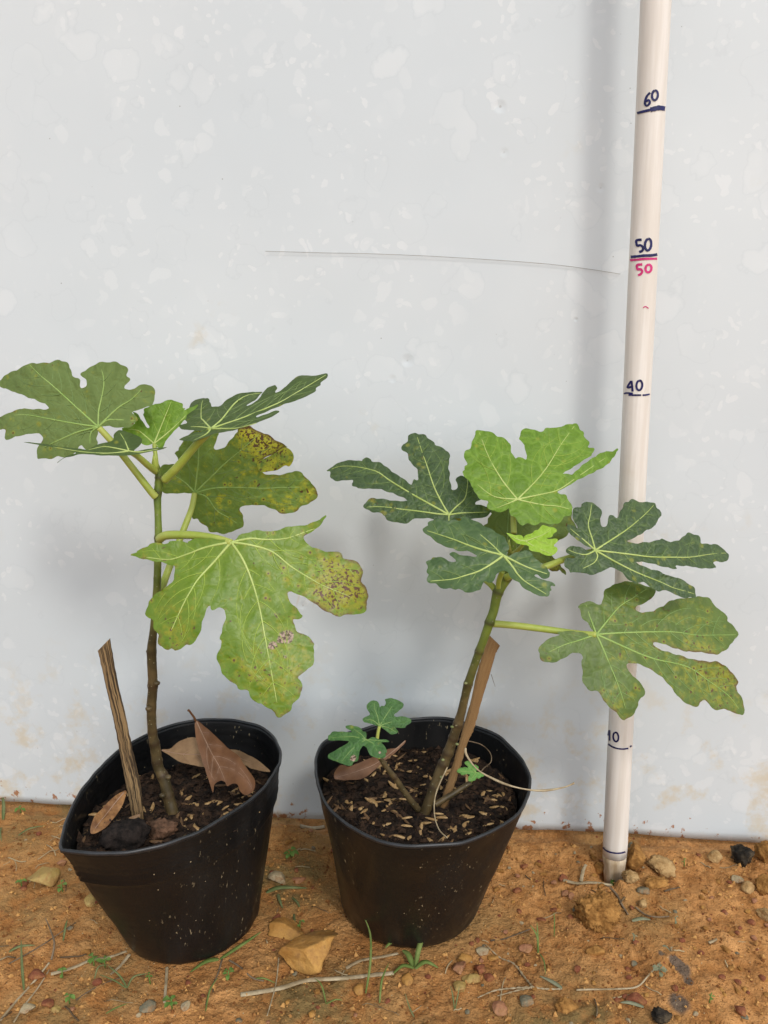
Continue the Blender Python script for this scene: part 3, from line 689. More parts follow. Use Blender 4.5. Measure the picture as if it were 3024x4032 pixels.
A1 = [(1000, 735), (1060, 718), (1150, 728), (1250, 740), (1340, 722), (1400, 670), (1405, 650), (1380, 610), (1355, 580), (1450, 545), (1540, 515), (1560, 490), (1590, 410), (1575, 345), (1525, 300), (1440, 303), (1380, 335), (1330, 355), (1285, 345), (1275, 325), (1300, 285), (1330, 245), (1300, 210), (1310, 160), (1295, 125), (1240, 90), (1160, 70), (1020, 72), (960, 105), (880, 150), (835, 185), (840, 205), (880, 250), (897, 290), (890, 320), (850, 333), (825, 315), (820, 255), (790, 225), (740, 205), (725, 140), (690, 80), (640, 57), (590, 52), (480, 75), (380, 82), (285, 88), (200, 140), (100, 180), (60, 205), (30, 245), (3, 265), (0, 300), (20, 325), (120, 360), (200, 390), (330, 440), (430, 480), (490, 512), (508, 535), (490, 550), (400, 550), (300, 548), (230, 540), (130, 575), (40, 615), (-60, 660), (-100, 700), (-60, 745), (0, 757), (60, 758), (65, 800), (58, 850), (75, 862), (130, 845), (200, 820), (300, 800), (400, 800), (445, 830), (440, 865), (415, 895), (395, 930), (385, 980), (390, 1050), (430, 1050), (530, 1050), (600, 1030), (680, 1040), (760, 990), (800, 955), (840, 918), (880, 950), (910, 960), (960, 935), (1000, 895), (995, 850), (1000, 800), (995, 755)]
leaf(figA, 'leaf', Z1, A1, (1005, 730), [[(750, 500), (530, 300), (420, 210), (300, 90)], [(1010, 560), (1045, 400), (1062, 260), (1030, 100)], [(1200, 540), (1340, 450), (1440, 350)], [(1100, 660), (1250, 658), (1380, 665)], [(800, 700), (600, 665), (400, 627), (260, 605), (140, 610)], [(800, 780), (600, 865), (450, 940)], [(930, 790), (920, 900)]],
     .515, (-.18, -.95, .25), M['leaf_under'], M['vein_green'], seed=11, base=.06, blight=[(480, 120, 120, .35), (980, 180, 60, .3), (880, 430, 90, .35), (100, 680, 120, .35), (1440, 400, 120, .3), (460, 980, 100, .4), (1380, 680, 50, .5)], k=(1.5, 2.0, 0), label='large grey-green leaf reaching out of the frame at left')
petiole(figA, [(612, 1956), (590, 1930), (520, 1840), (445, 1745), (390, 1684)], .522, .515, .0026, .0021)
A2 = [(1580, 80), (1470, 100), (1430, 105), (1380, 97), (1290, 110), (1230, 155), (1170, 205), (1130, 250), (1085, 268), (1068, 260), (1085, 225), (1075, 200), (1050, 200), (990, 220), (960, 255), (930, 300), (890, 345), (850, 375), (795, 400), (785, 392), (855, 354), (903, 308), (940, 265), (870, 262), (740, 272), (640, 310), (580, 350), (520, 400), (480, 412), (440, 408), (425, 370), (405, 330), (375, 325), (320, 328), (270, 345), (230, 385), (210, 440), (190, 500), (180, 540), (192, 570), (160, 585), (115, 600), (150, 632), (240, 645), (340, 647), (415, 628), (400, 640), (330, 656), (200, 690), (115, 735), (190, 742), (270, 755), (370, 715), (480, 675), (600, 655), (720, 625), (850, 580), (950, 545), (1050, 500), (1110, 462), (1090, 450), (1050, 455), (960, 485), (900, 508), (878, 505), (900, 490), (960, 465), (1100, 410), (1200, 370), (1320, 330), (1400, 300), (1460, 260), (1470, 230), (1515, 200), (1515, 170), (1575, 125)]
leaf(figA, 'leaf', Z2, A2, (430, 625), [[(700, 535), (950, 435), (1150, 345), (1300, 255), (1400, 195), (1565, 95)], [(540, 530), (660, 380), (760, 308), (850, 283), (925, 275)], [(355, 545), (333, 515), (335, 400), (350, 345)], [(330, 608), (230, 605)], [(600, 625), (720, 615), (880, 570)], [(380, 680), (260, 740)]],
     .505, (-.34, -.42, .84), M['leaf_olive'], M['vein_pale'], seed=12, k=(.5, .6, 0), ripple=.0006, quilt=.0004, serr=.0005, label='dark green leaf seen almost edge-on, slanting up to the right')
petiole(figA, [(648, 1890), (700, 1838), (770, 1755), (833, 1692)], .522, .507, .0031, .0024)
A4 = [(400, 685), (270, 690), (140, 690), (90, 672), (40, 640), (15, 575), (40, 520), (80, 440), (130, 412), (200, 415), (240, 430), (262, 430), (250, 370), (240, 340), (210, 310), (230, 290), (255, 280), (260, 240), (290, 200), (330, 140), (480, 60), (600, 90), (640, 120), (610, 180), (593, 240), (605, 270), (640, 272), (690, 245), (740, 190), (790, 130), (820, 100), (825, 70), (900, 50), (950, 45), (1000, 90), (1060, 110), (1110, 125), (1160, 165), (1230, 205), (1300, 245), (1250, 258), (1180, 300), (1080, 350), (1020, 380), (1015, 410), (1040, 450), (1042, 480), (1090, 505), (1160, 515), (1250, 510), (1320, 490), (1375, 478), (1440, 500), (1480, 550), (1530, 590), (1560, 640), (1590, 690), (1570, 740), (1500, 785), (1440, 810), (1400, 850), (1330, 875), (1290, 888), (1220, 875), (1170, 845), (1110, 825), (1050, 805), (950, 803), (880, 808), (845, 830), (840, 860), (870, 910), (875, 960), (862, 1015), (800, 1040), (750, 1065), (670, 1077), (600, 1068), (550, 1055), (520, 1010), (460, 970), (430, 937), (395, 935), (382, 905), (390, 860), (400, 780), (412, 700)]
leaf(figA, 'leaf', Z4, A4, (408, 685), [[(690, 410), (880, 250), (1020, 125)], [(440, 400), (447, 240), (480, 80)], [(560, 645), (700, 632), (900, 635), (1100, 640), (1300, 632), (1470, 630)], [(520, 725), (620, 855), (720, 915), (810, 975)], [(320, 590), (190, 500)]],
     .575, (-.08, -.97, -.12), M['leaf_under_spotted'], M['vein_green'], seed=13, base=.28, quilt=-.0004, blight=[(1080, 200, 170, 1.5), (900, 90, 90, 1.1), (1300, 300, 120, .6), (1500, 680, 110, .7), (1250, 820, 150, .5), (640, 760, 70, .6), (980, 500, 250, .3), (660, 1000, 150, .3)],
     flap=([(1020, 380), (1080, 350), (1180, 300), (1250, 252), (1300, 245), (1345, 262), (1375, 300), (1370, 350), (1335, 405), (1290, 398), (1220, 440), (1150, 450), (1080, 460), (1040, 448), (1015, 410)], .007, [(1020, 380), (1250, 250)]), label='spotted leaf underside with a yellow rolled margin, behind the stem')
petiole(figA, [(632, 2330), (668, 2230), (725, 2080), (755, 2000), (766, 1942)], .53, .574, .0028, .0021, ys=[.526, .54, .558, .568, .574])
A5 = [(1210, 432), (1150, 447), (1100, 430), (1100, 395), (1070, 370), (1000, 340), (930, 315), (925, 290), (1000, 280), (1060, 215), (1020, 150), (1060, 165), (1090, 200), (1115, 240), (1150, 285), (1170, 280), (1150, 230), (1115, 180), (1130, 150), (1125, 120), (1160, 100), (1250, 75), (1330, 45), (1385, 33), (1440, 65), (1470, 75), (1480, 105), (1500, 110), (1495, 130), (1560, 100), (1610, 80), (1580, 120), (1550, 160), (1480, 230), (1400, 320), (1350, 370), (1310, 430), (1290, 465), (1250, 468), (1215, 462)]
leaf(figA, 'leaf', Z3, A5, (1213, 432), [[(1300, 220), (1370, 50)], [(1330, 340), (1450, 230), (1560, 115)], [(1120, 350), (1060, 310), (945, 300)], [(1250, 455)]], .527, (.05, -.85, .5), M['leaf_bright'], M['vein_pale'], seed=14, k=(-2, 1, 0), vr=.0006, label='small bright green leaf at the top of the stem')
petiole(figA, [(617, 1835), (612, 1790), (607, 1749)], .522, .527, .0016, .0014)
A3 = [(30, 422), (180, 428), (300, 446), (500, 474), (610, 482), (700, 440), (830, 408), (850, 350), (890, 308), (950, 322), (1060, 360), (1100, 390), (1090, 440), (1030, 493), (1130, 486), (1260, 467), (1335, 463), (1240, 492), (1080, 524), (900, 542), (700, 540), (560, 526), (470, 545), (400, 565), (335, 610), (380, 570), (450, 532), (500, 512), (400, 487), (200, 446)]
leaf(figA, 'leaf', Z3, A3, (985, 500), [[(950, 410), (905, 335)], [(850, 470), (750, 460), (620, 488)], [(1100, 507), (1250, 480)], [(800, 520), (560, 505), (300, 462)]], .485, (-.05, -.50, .86), M['leaf_olive'], M['vein_pale'], seed=15, k=(.0, .0, 0), ripple=.0004, quilt=.0002, vr=.0006, serr=.0003, step=.002, second=False, label='dark leaf seen edge-on below the large left leaf')
petiole(figA, [(612, 1856), (580, 1830), (540, 1795), (508, 1777)], .522, .487, .0024, .0019)
A6 = [(690, 222), (620, 212), (530, 205), (450, 208), (410, 225), (405, 237), (350, 222), (290, 225), (270, 240), (190, 235), (155, 240), (140, 260), (105, 270), (70, 285), (65, 300), (28, 318), (110, 340), (200, 358), (300, 383), (322, 400), (318, 450), (300, 500), (250, 540), (190, 580), (150, 620), (145, 655), (125, 705), (150, 735), (170, 750), (185, 800), (210, 850), (212, 905), (240, 935), (270, 942), (300, 935), (320, 957), (350, 945), (390, 915), (430, 910), (480, 850), (500, 780), (520, 710), (555, 650), (572, 680), (620, 668), (655, 685), (655, 750), (635, 820), (622, 870), (635, 890), (620, 940), (600, 1010), (625, 1060), (640, 1110), (680, 1145), (730, 1185), (750, 1205), (800, 1215), (830, 1265), (870, 1305), (900, 1305), (950, 1340), (985, 1365), (1000, 1390), (1030, 1397), (1060, 1370), (1095, 1345), (1110, 1300), (1150, 1260), (1167, 1200), (1155, 1150), (1145, 1125), (1200, 1080), (1240, 1040), (1250, 980), (1240, 930), (1248, 905), (1220, 870), (1170, 840), (1130, 825), (1120, 780), (1110, 745), (1150, 740), (1170, 720), (1150, 700), (1130, 670), (1100, 640), (1075, 605), (1070, 570), (1095, 560), (1140, 575), (1190, 600), (1250, 640), (1310, 680), (1355, 705), (1400, 720), (1430, 725), (1470, 708), (1530, 712), (1590, 690), (1600, 650), (1595, 620), (1610, 580), (1590, 530), (1560, 490), (1572, 420), (1540, 370), (1490, 345), (1440, 340), (1425, 297), (1360, 295), (1310, 290), (1250, 270), (1200, 240), (1180, 210), (1190, 187), (1240, 150), (1290, 115), (1328, 58), (1300, 70), (1220, 110), (1150, 120), (1080, 128), (1000, 150), (960, 162), (920, 155), (870, 152), (800, 170), (750, 185), (720, 212)]
leaf(figA, 'leaf', Z5, A6, (695, 230), [[(770, 340), (830, 480), (880, 650), (920, 860), (960, 1080), (1000, 1300)], [(590, 350), (480, 470), (410, 580), (340, 720), (290, 830)], [(830, 250), (970, 295), (1090, 390), (1220, 470), (1310, 520), (1500, 600)], [(520, 265), (400, 310), (280, 345), (130, 330)], [(820, 205), (930, 212), (1080, 200), (1250, 140)]],
     .492, (.04, -.86, .51), M['leaf_lime'], M['vein_pale'], seed=16, base=.16, k=(2.6, .9, .3), ripple=.0034, rip_f=26, vr=.0010, quilt=.0010,
     blight=[(1450, 480, 170, 1.0), (1330, 600, 160, .9), (1550, 580, 120, .5), (1340, 350, 80, .6), (330, 870, 130, .7), (1050, 440, 90, .4), (1130, 900, 190, .55), (760, 1050, 150, .4), (1080, 1150, 150, .35), (870, 1120, 100, .4), (240, 640, 90, .4), (1020, 1250, 200, .25), (110, 280, 90, .3), (1200, 130, 100, .35)],
     necro=[(1050, 865, 45, 1.2), (965, 918, 30, 1.0), (995, 715, 16, 1.1), (662, 542, 11, .9), (1080, 850, 30, .9), (1055, 990, 14, .8)], label='big lime green leaf hanging forward with yellow and brown blight')
petiole(figA, [(628, 2122), (655, 2108), (720, 2106), (790, 2110), (860, 2122), (911, 2137)], .515, .492, .0032, .0023, ys=[.519, .513, .507, .502, .497, .492])

# ------------------------------------------------------------------ right fig plant
pB = on_y(1667, 3223, .52)
figB = thing('fig_plant', 'leaning fig sapling with dark lobed leaves, in the round-rimmed pot', 'plant', pB, 'potted fig saplings')
SBp = [(1667, 3223, 38), (1682, 3174, 40), (1706, 3108, 39), (1730, 3042, 40), (1755, 2988, 41), (1782, 2915, 38), (1801, 2858, 39), (1817, 2804, 34), (1829, 2753, 33), (1844, 2692, 35), (1866, 2625, 32), (1890, 2557, 33), (1910, 2503, 34), (1930, 2445, 37), (1944, 2404, 36), (1961, 2333, 40), (1995, 2272, 42), (2010, 2215, 40), (2018, 2165, 34), (2021, 2120, 28), (2024, 2085, 24)]
stem(figB, SBp, [.52 + .004 * math.sin(i * .4) for i in range(len(SBp))], [(1706, 3108, .52), (1740, 3020, .52), (1762, 2975, .52), (1782, 2915, .52), (1801, 2858, .52), (1844, 2692, .52), (1890, 2557, .52), (1930, 2445, .52), (1961, 2333, .52), (1998, 2275, .52)], hmin=.13, hmax=.34, dip=.012)
for q in ((1738, 3060), (1744, 2992), (1800, 2930), (1780, 2862), (1834, 2690)): bud(figB, q[0], q[1], .514, .0012, 'bud_green', 'leaf_scar')
B1 = [(1210, 915), (1300, 935), (1440, 940), (1555, 915), (1590, 865), (1600, 850), (1550, 820), (1450, 805), (1455, 780), (1500, 745), (1470, 650), (1400, 560), (1330, 528), (1290, 535), (1255, 570), (1275, 620), (1270, 650), (1245, 662), (1215, 655), (1205, 610), (1195, 520), (1185, 440), (1190, 385), (1203, 345), (1175, 295), (1140, 265), (1070, 235), (1050, 210), (1000, 175), (960, 135), (905, 125), (860, 117), (800, 145), (795, 195), (742, 235), (745, 280), (800, 325), (810, 380), (850, 430), (890, 470), (895, 540), (885, 565), (855, 562), (845, 590), (830, 610), (800, 590), (730, 540), (660, 500), (620, 465), (560, 420), (520, 398), (450, 390), (435, 375), (395, 348), (360, 370), (355, 385), (280, 380), (200, 382), (130, 405), (60, 445), (18, 480), (50, 488), (55, 540), (95, 572), (160, 575), (240, 567), (268, 572), (265, 620), (300, 635), (320, 648), (420, 650), (520, 655), (600, 675), (700, 715), (770, 750), (797, 770), (700, 770), (600, 760), (520, 745), (445, 747), (395, 780), (372, 820), (420, 860), (460, 878), (520, 880), (580, 920), (600, 950), (640, 967), (690, 968), (740, 988), (790, 982), (830, 955), (900, 935), (980, 935), (1050, 945), (1100, 1000), (1200, 1010), (1300, 985), (1235, 930), (1195, 908)]
leaf(figB, 'leaf', Z6, B1, (1190, 898), [[(880, 725), (640, 580), (520, 495), (440, 465), (300, 437), (150, 432), (60, 460)], [(1100, 740), (1040, 610), (980, 430), (930, 290), (885, 150)], [(1250, 830), (1340, 745), (1365, 640), (1370, 560)], [(1050, 885), (780, 850), (640, 830), (520, 820), (400, 825)], [(1300, 882), (1450, 875), (1560, 870)], [(1190, 950), (1200, 985)]],
     .535, (-.10, -.80, .60), M['leaf_dark'], M['vein_pale'], seed=21, blight=[(900, 460, 45, .9), (460, 765, 50, .7), (650, 840, 80, .45), (930, 350, 40, .5), (800, 330, 35, .6)], quilt=.0014, ripple=.002, label='dark lobed leaf pointing left over the pot')
petiole(figB, [(1978, 2215), (1935, 2130), (1860, 2060), (1774, 2031)], .52, .537, .0026, .002, ys=[.522, .535, .54, .536])
B2 = [(790, 672), (755, 710), (720, 745), (650, 762), (590, 745), (560, 720), (565, 680), (500, 655), (465, 610), (450, 575), (430, 550), (415, 510), (375, 475), (365, 445), (385, 430), (385, 400), (400, 380), (380, 330), (385, 280), (430, 260), (435, 215), (460, 170), (470, 125), (490, 113), (540, 118), (600, 132), (640, 160), (690, 172), (735, 205), (748, 240), (755, 290), (785, 340), (810, 325), (840, 335), (865, 352), (878, 335), (860, 250), (835, 200), (815, 182), (825, 140), (870, 97), (920, 110), (1000, 122), (1040, 95), (1130, 90), (1200, 70), (1270, 60), (1300, 105), (1325, 130), (1330, 165), (1375, 205), (1365, 245), (1412, 258), (1395, 300), (1380, 320), (1300, 370), (1240, 410), (1190, 440), (1158, 462), (1210, 458), (1240, 465), (1280, 430), (1330, 385), (1400, 335), (1480, 290), (1540, 285), (1603, 262), (1570, 320), (1520, 385), (1450, 425), (1390, 455), (1300, 500), (1220, 545), (1150, 582), (1125, 605), (1150, 625), (1190, 630), (1215, 680), (1235, 720), (1240, 750), (1220, 790), (1180, 800), (1130, 850), (1080, 862), (1000, 848), (940, 870), (880, 855), (840, 870), (800, 840), (780, 800), (750, 790), (735, 750), (752, 712), (800, 676)]
leaf(figB, 'leaf', Z7, B2, (803, 662), [[(950, 515), (1045, 395), (1150, 225), (1255, 80)], [(700, 535), (620, 410), (560, 290), (500, 130)], [(1000, 620), (1140, 580), (1300, 470), (1500, 335)], [(620, 640), (480, 540)], [(900, 685), (1020, 708), (1120, 715), (1220, 740)], [(740, 690), (640, 730)]],
     .518, (.06, -.82, .57), M['leaf_bright'], M['vein_pale'], seed=22, k=(2.0, 1.2, .5), quilt=.001, blight=[(545, 470, 40, .5)], vr=.0007, label='broad bright green leaf at the top, three-lobed')
petiole(figB, [(2024, 2100), (2022, 2060), (2022, 2010), (2030, 1975)], .52, .519, .0022, .0018, ys=[.52, .523, .524, .520])
B7 = [(800, 30), (820, 60), (800, 95), (775, 120), (775, 170), (740, 195), (760, 260), (850, 330), (970, 420), (1000, 480), (1100, 490), (1250, 500), (1260, 540), (1350, 590), (1420, 640), (1480, 690), (1530, 690), (1560, 670), (1590, 710), (1625, 730), (1620, 690), (1580, 640), (1540, 580), (1480, 530), (1440, 470), (1500, 390), (1560, 350), (1640, 300), (1665, 270), (1700, 225), (1750, 228), (1720, 170), (1690, 120), (1690, 44), (1600, -20), (1400, -60), (1000, -60), (860, -20)]
leaf(figB, 'leaf', Z8, B7, (1010, 560), [[(990, 300), (1000, 60), (1000, -50)], [(1250, 350), (1600, 100)], [(1250, 600), (1480, 660)]], .560, (.05, -.98, .12), M['leaf_under'], M['vein_dim'], seed=27, base=.1, blight=[(1500, 640, 120, 1.0), (1690, 150, 70, .6)], quilt=-.0003, label='pale leaf underside behind the bright top leaf')
petiole(figB, [(2000, 2255), (2004, 2225), (2005, 2203)], .525, .560, .0022, .0019, ys=[.525, .545, .56])
B4 = [(345, 505), (280, 480), (220, 440), (180, 405), (140, 375), (120, 295), (170, 300), (220, 335), (185, 270), (165, 210), (185, 150), (240, 130), (255, 108), (340, 87), (385, 125), (425, 160), (425, 230), (415, 290), (440, 318), (475, 300), (490, 270), (495, 215), (530, 215), (570, 235), (605, 170), (640, 100), (680, 80), (710, 65), (770, 88), (820, 95), (910, 95), (930, 140), (955, 160), (967, 215), (920, 275), (910, 310), (840, 345), (760, 395), (700, 425), (665, 445), (720, 462), (800, 460), (880, 450), (940, 435), (975, 422), (1020, 445), (1070, 450), (1130, 435), (1180, 395), (1215, 370), (1270, 382), (1310, 400), (1325, 440), (1340, 468), (1410, 472), (1480, 475), (1530, 515), (1560, 540), (1585, 570), (1560, 625), (1500, 630), (1445, 635), (1465, 685), (1400, 690), (1340, 692), (1280, 680), (1200, 670), (1110, 668), (1112, 695), (1030, 685), (940, 665), (850, 640), (780, 632), (735, 632), (780, 660), (860, 690), (960, 725), (1060, 765), (1120, 775), (1180, 805), (1230, 845), (1270, 870), (1285, 920), (1280, 950), (1230, 955), (1190, 960), (1130, 945), (1080, 920), (1040, 900), (980, 890), (935, 900), (880, 860), (820, 820), (770, 815), (735, 832), (690, 810), (650, 770), (600, 720), (550, 690), (510, 685), (460, 700), (410, 730), (350, 748), (290, 745), (220, 725), (150, 735), (135, 700), (90, 670), (100, 610), (160, 600), (195, 590), (150, 565), (110, 545), (115, 510), (165, 490), (230, 500), (290, 525), (345, 530)]
leaf(figB, 'leaf', Z9, B4, (375, 525), [[(700, 562), (1110, 588), (1400, 562), (1560, 550)], [(560, 405), (690, 315), (830, 195), (905, 115)], [(350, 430), (312, 300), (330, 200), (340, 110)], [(560, 630), (740, 720), (950, 805), (1100, 870), (1270, 920)], [(395, 580), (360, 640), (260, 690)], [(300, 562), (220, 555), (130, 520)], [(270, 430), (150, 330)]],
     .515, (.12, -.78, .60), M['leaf_dark'], M['vein_pale'], seed=24, quilt=.0014, ripple=.002, label='dark deeply lobed leaf in front of the white measuring stick')
petiole(figB, [(1990, 2275), (2060, 2250), (2150, 2230), (2215, 2205), (2290, 2182), (2341, 2169)], .515, .517, .0026, .0021, ys=[.517, .512, .513, .520, .522, .518])
B5 = [(495, 440), (450, 380), (400, 330), (378, 260), (375, 245), (420, 207), (470, 210), (530, 230), (550, 200), (560, 150), (580, 110), (640, 80), (740, 55), (800, 70), (870, 90), (945, 125), (900, 190), (850, 220), (800, 245), (795, 270), (820, 282), (880, 285), (940, 270), (1000, 235), (1060, 200), (1120, 185), (1200, 180), (1250, 170), (1330, 178), (1365, 210), (1390, 250), (1440, 280), (1475, 320), (1480, 350), (1520, 390), (1555, 448), (1500, 520), (1480, 550), (1420, 590), (1385, 598), (1330, 590), (1260, 580), (1170, 575), (1090, 555), (1030, 530), (980, 512), (940, 510), (928, 525), (960, 555), (1030, 580), (1120, 605), (1200, 630), (1320, 650), (1400, 655), (1450, 680), (1500, 720), (1530, 765), (1558, 800), (1540, 830), (1550, 870), (1580, 920), (1597, 965), (1590, 1045), (1540, 1035), (1490, 1020), (1450, 1000), (1400, 1012), (1350, 980), (1310, 937), (1280, 950), (1250, 985), (1180, 965), (1130, 930), (1080, 870), (1030, 810), (980, 760), (900, 705), (830, 675), (770, 660), (735, 670), (730, 700), (760, 745), (820, 800), (855, 850), (857, 900), (815, 945), (810, 980), (780, 1040), (740, 1070), (710, 1083), (680, 1065), (640, 1020), (590, 980), (560, 945), (540, 900), (500, 870), (450, 860), (405, 810), (400, 740), (395, 660), (400, 620), (380, 585), (330, 590), (270, 620), (210, 650), (150, 660), (95, 640), (80, 590), (75, 560), (110, 510), (180, 470), (235, 455), (220, 435), (300, 422), (380, 432), (450, 448)]
leaf(figB, 'leaf', Z10, B5, (505, 450), [[(750, 435), (1000, 430), (1120, 435), (1270, 455), (1540, 452)], [(750, 560), (930, 630), (1180, 690), (1330, 790), (1480, 900), (1560, 1000)], [(600, 330), (680, 240), (780, 175), (880, 110)], [(560, 570), (610, 690), (660, 810), (720, 1000)], [(370, 495), (270, 525), (150, 580)], [(460, 330), (430, 230)]],
     .505, (.10, -.84, .53), M['leaf_mid'], M['vein_green'], seed=25, base=.16, blight=[(600, 330, 60, .6), (690, 280, 60, .4), (1220, 300, 180, .35), (1220, 540, 70, .5), (900, 480, 120, .4), (700, 600, 120, .35), (1450, 830, 180, .75), (1200, 750, 200, .45), (650, 950, 110, .7), (1350, 580, 50, .6), (780, 200, 80, .4), (100, 620, 60, .4)], ripple=.0022, k=(1.6, 2.2, 0), vr=.0008, label='mid green leaf with brown spots, lowest on the right')
petiole(figB, [(1935, 2455), (2020, 2462), (2150, 2478), (2270, 2494), (2347, 2499)], .518, .505, .0026, .0022)
B3 = [(990, 490), (1000, 440), (970, 350), (900, 290), (830, 250), (760, 215), (700, 180), (640, 150), (560, 120), (490, 110), (470, 140), (380, 140), (300, 140), (200, 130), (135, 160), (130, 195), (85, 215), (68, 245), (110, 300), (180, 340), (230, 390), (300, 420), (380, 445), (440, 465), (530, 475), (600, 495), (640, 512), (655, 524), (640, 535), (520, 530), (450, 505), (400, 492), (362, 505), (370, 530), (420, 565), (432, 590), (400, 598), (340, 580), (260, 545), (180, 540), (160, 570), (100, 600), (125, 650), (110, 700), (125, 735), (120, 790), (150, 820), (210, 835), (260, 870), (330, 890), (370, 885), (420, 892), (460, 885), (520, 920), (570, 925), (640, 915), (690, 895), (705, 850), (740, 808), (790, 820), (830, 800), (850, 770), (880, 720), (930, 695), (980, 705), (1010, 740), (1060, 790), (1100, 820), (1140, 855), (1190, 890), (1250, 930), (1310, 950), (1350, 965), (1410, 973), (1440, 950), (1445, 910), (1470, 900), (1465, 855), (1500, 850), (1480, 825), (1420, 795), (1350, 780), (1290, 745), (1310, 738), (1380, 770), (1445, 760), (1450, 715), (1430, 690), (1410, 650), (1380, 620), (1340, 600), (1290, 560), (1260, 510), (1230, 490), (1180, 475), (1100, 490), (1040, 510), (1000, 520)]
leaf(figB, 'leaf', Z8, B3, (945, 522), [[(700, 455), (540, 400), (430, 355), (300, 310), (110, 250)], [(900, 485), (840, 420), (690, 290)], [(820, 610), (680, 690), (510, 745), (380, 780), (150, 800)], [(1050, 650), (1100, 725), (1200, 815), (1410, 940)], [(1120, 610), (1250, 665), (1420, 720)]],
     .487, (.0, -.70, .71), M['leaf_dark_smooth'], M['vein_pale'], seed=23, k=(1.8, 1.2, 0), quilt=.001, vr=.0009, label='dark green leaf nearest the viewer, left of the bright shoot')
petiole(figB, [(2005, 2235), (1999, 2210), (1990, 2195), (1984, 2190)], .518, .489, .0024, .002, ys=[.516, .505, .494, .489])
B6 = [(970, 270), (1010, 285), (1070, 300), (1110, 292), (1150, 310), (1172, 348), (1175, 310), (1200, 290), (1260, 280), (1290, 245), (1330, 230), (1370, 195), (1420, 200), (1480, 215), (1520, 250), (1490, 290), (1470, 320), (1400, 325), (1450, 340), (1520, 345), (1530, 370), (1495, 415), (1525, 440), (1520, 480), (1480, 522), (1400, 510), (1340, 490), (1280, 470), (1225, 455), (1210, 420), (1150, 400), (1090, 385), (1060, 360), (1030, 330), (1000, 300)]
leaf(figB, 'leaf', Z8, B6, (1185, 362), [[(1300, 430), (1480, 505)], [(1280, 330), (1390, 285), (1460, 240)], [(1100, 345), (1000, 290)]], .503, (.1, -.8, .6), M['leaf_young'], M['vein_pale'], seed=26, k=(-3, 2, 0), vr=.0005, step=.0018, quilt=.0005, serr=.0006, label='tiny yellow-green unfolding leaf beside the stem tip')
petiole(figB, [(2022, 2180), (2045, 2160), (2068, 2132)], .518, .504, .0017, .0012)
obj('bud_scale', *tube([on_y(2008, 2172, .513), on_y(2003, 2150, .511), on_y(2005, 2125, .511)], [.0014, .0015, .0003], 8), M['petiole'], figB)
# stub petioles showing under leaf B3
petiole(figB, [(1955, 2330), (1935, 2305), (1905, 2280)], .516, .530, .0023, .0020, ys=[.52, .523, .53])
petiole(figB, [(1962, 2315), (1965, 2285), (1978, 2250)], .513, .51, .0018, .0020)
# side shoots at the foot
SH = px(PB, [(745, 895), (690, 830), (640, 760), (600, 700), (560, 650), (520, 595), (490, 550)])
stem(figB, [(x, y, 25 - i * .9) for i, (x, y) in enumerate(SH)], [.517, .515, .513, .511, .509, .508, .507], [(1570, 3060, .51)], 'side_shoot', .10, .30)
B8 = [(720, 755), (725, 700), (710, 645), (670, 635), (640, 590), (580, 560), (530, 552), (480, 533), (410, 545), (405, 575), (470, 615), (480, 635), (400, 642), (300, 640), (230, 637), (190, 650), (160, 685), (130, 700), (120, 740), (145, 772), (250, 772), (350, 775), (445, 785), (420, 820), (350, 870), (270, 910), (200, 950), (140, 990), (130, 1040), (180, 1080), (260, 1100), (330, 1130), (400, 1155), (490, 1165), (520, 1120), (585, 1090), (600, 1020), (620, 940), (660, 870), (690, 860), (730, 890), (750, 950), (790, 1005), (850, 1035), (900, 1050), (990, 1045), (1020, 1015), (1020, 975), (1040, 960), (1035, 915), (990, 850), (950, 805), (1070, 795), (1035, 765), (960, 750), (900, 745), (850, 728), (800, 725), (745, 752)]
leaf(figB, 'leaf', Z11, B8, (712, 762), [[(550, 720), (420, 715), (160, 735)], [(500, 910), (340, 1100)], [(640, 680), (520, 590)], [(830, 825), (880, 930)], [(870, 770), (1030, 785)]], .492, (-.1, -.62, .78), M['leaf_shoot'], M['vein_dim'], seed=31, k=(3, 3, 0), vr=.00045, step=.0018, quilt=.0003, serr=.0004, ripple=.0008, second=False, necro=[(525, 1050, 45, 1.6), (940, 965, 25, 1.3)], label='small lobed leaf on the side shoot, nearest the rim')
B9 = [(915, 556), (880, 540), (840, 520), (780, 510), (700, 495), (670, 460), (675, 430), (740, 390), (775, 360), (750, 310), (730, 270), (730, 210), (780, 165), (830, 153), (890, 165), (920, 200), (930, 260), (955, 240), (1000, 240), (1020, 190), (1010, 135), (1060, 122), (1110, 115), (1180, 130), (1240, 165), (1298, 205), (1290, 260), (1230, 300), (1190, 340), (1160, 370), (1185, 400), (1260, 400), (1340, 405), (1390, 425), (1413, 460), (1400, 500), (1340, 545), (1330, 575), (1260, 575), (1180, 570), (1200, 610), (1213, 630), (1190, 660), (1110, 677), (1060, 650), (1020, 610), (980, 580), (940, 560)]
leaf(figB, 'leaf', Z11, B9, (925, 548), [[(1050, 350), (1185, 150)], [(895, 400), (850, 280), (845, 190)], [(1090, 490), (1340, 450)], [(1050, 570), (1180, 640)], [(820, 460), (690, 450)]], .512, (0, -.9, .42), M['leaf_shoot'], M['vein_dim'], seed=32, k=(3, 3, 0), vr=.00045, step=.0018, quilt=.0003, serr=.0004, ripple=.0008, second=False, label='small lobed leaf standing up on the side shoot')
petiole(figB, [(1494, 2985), (1484, 2940), (1487, 2895), (1494, 2860)], .508, .512, .0014, .0011)
petiole(figB, [(1496, 2988), (1475, 2955), (1441, 2914)], .507, .493, .0012, .0010, ys=[.507, .502, .4935])
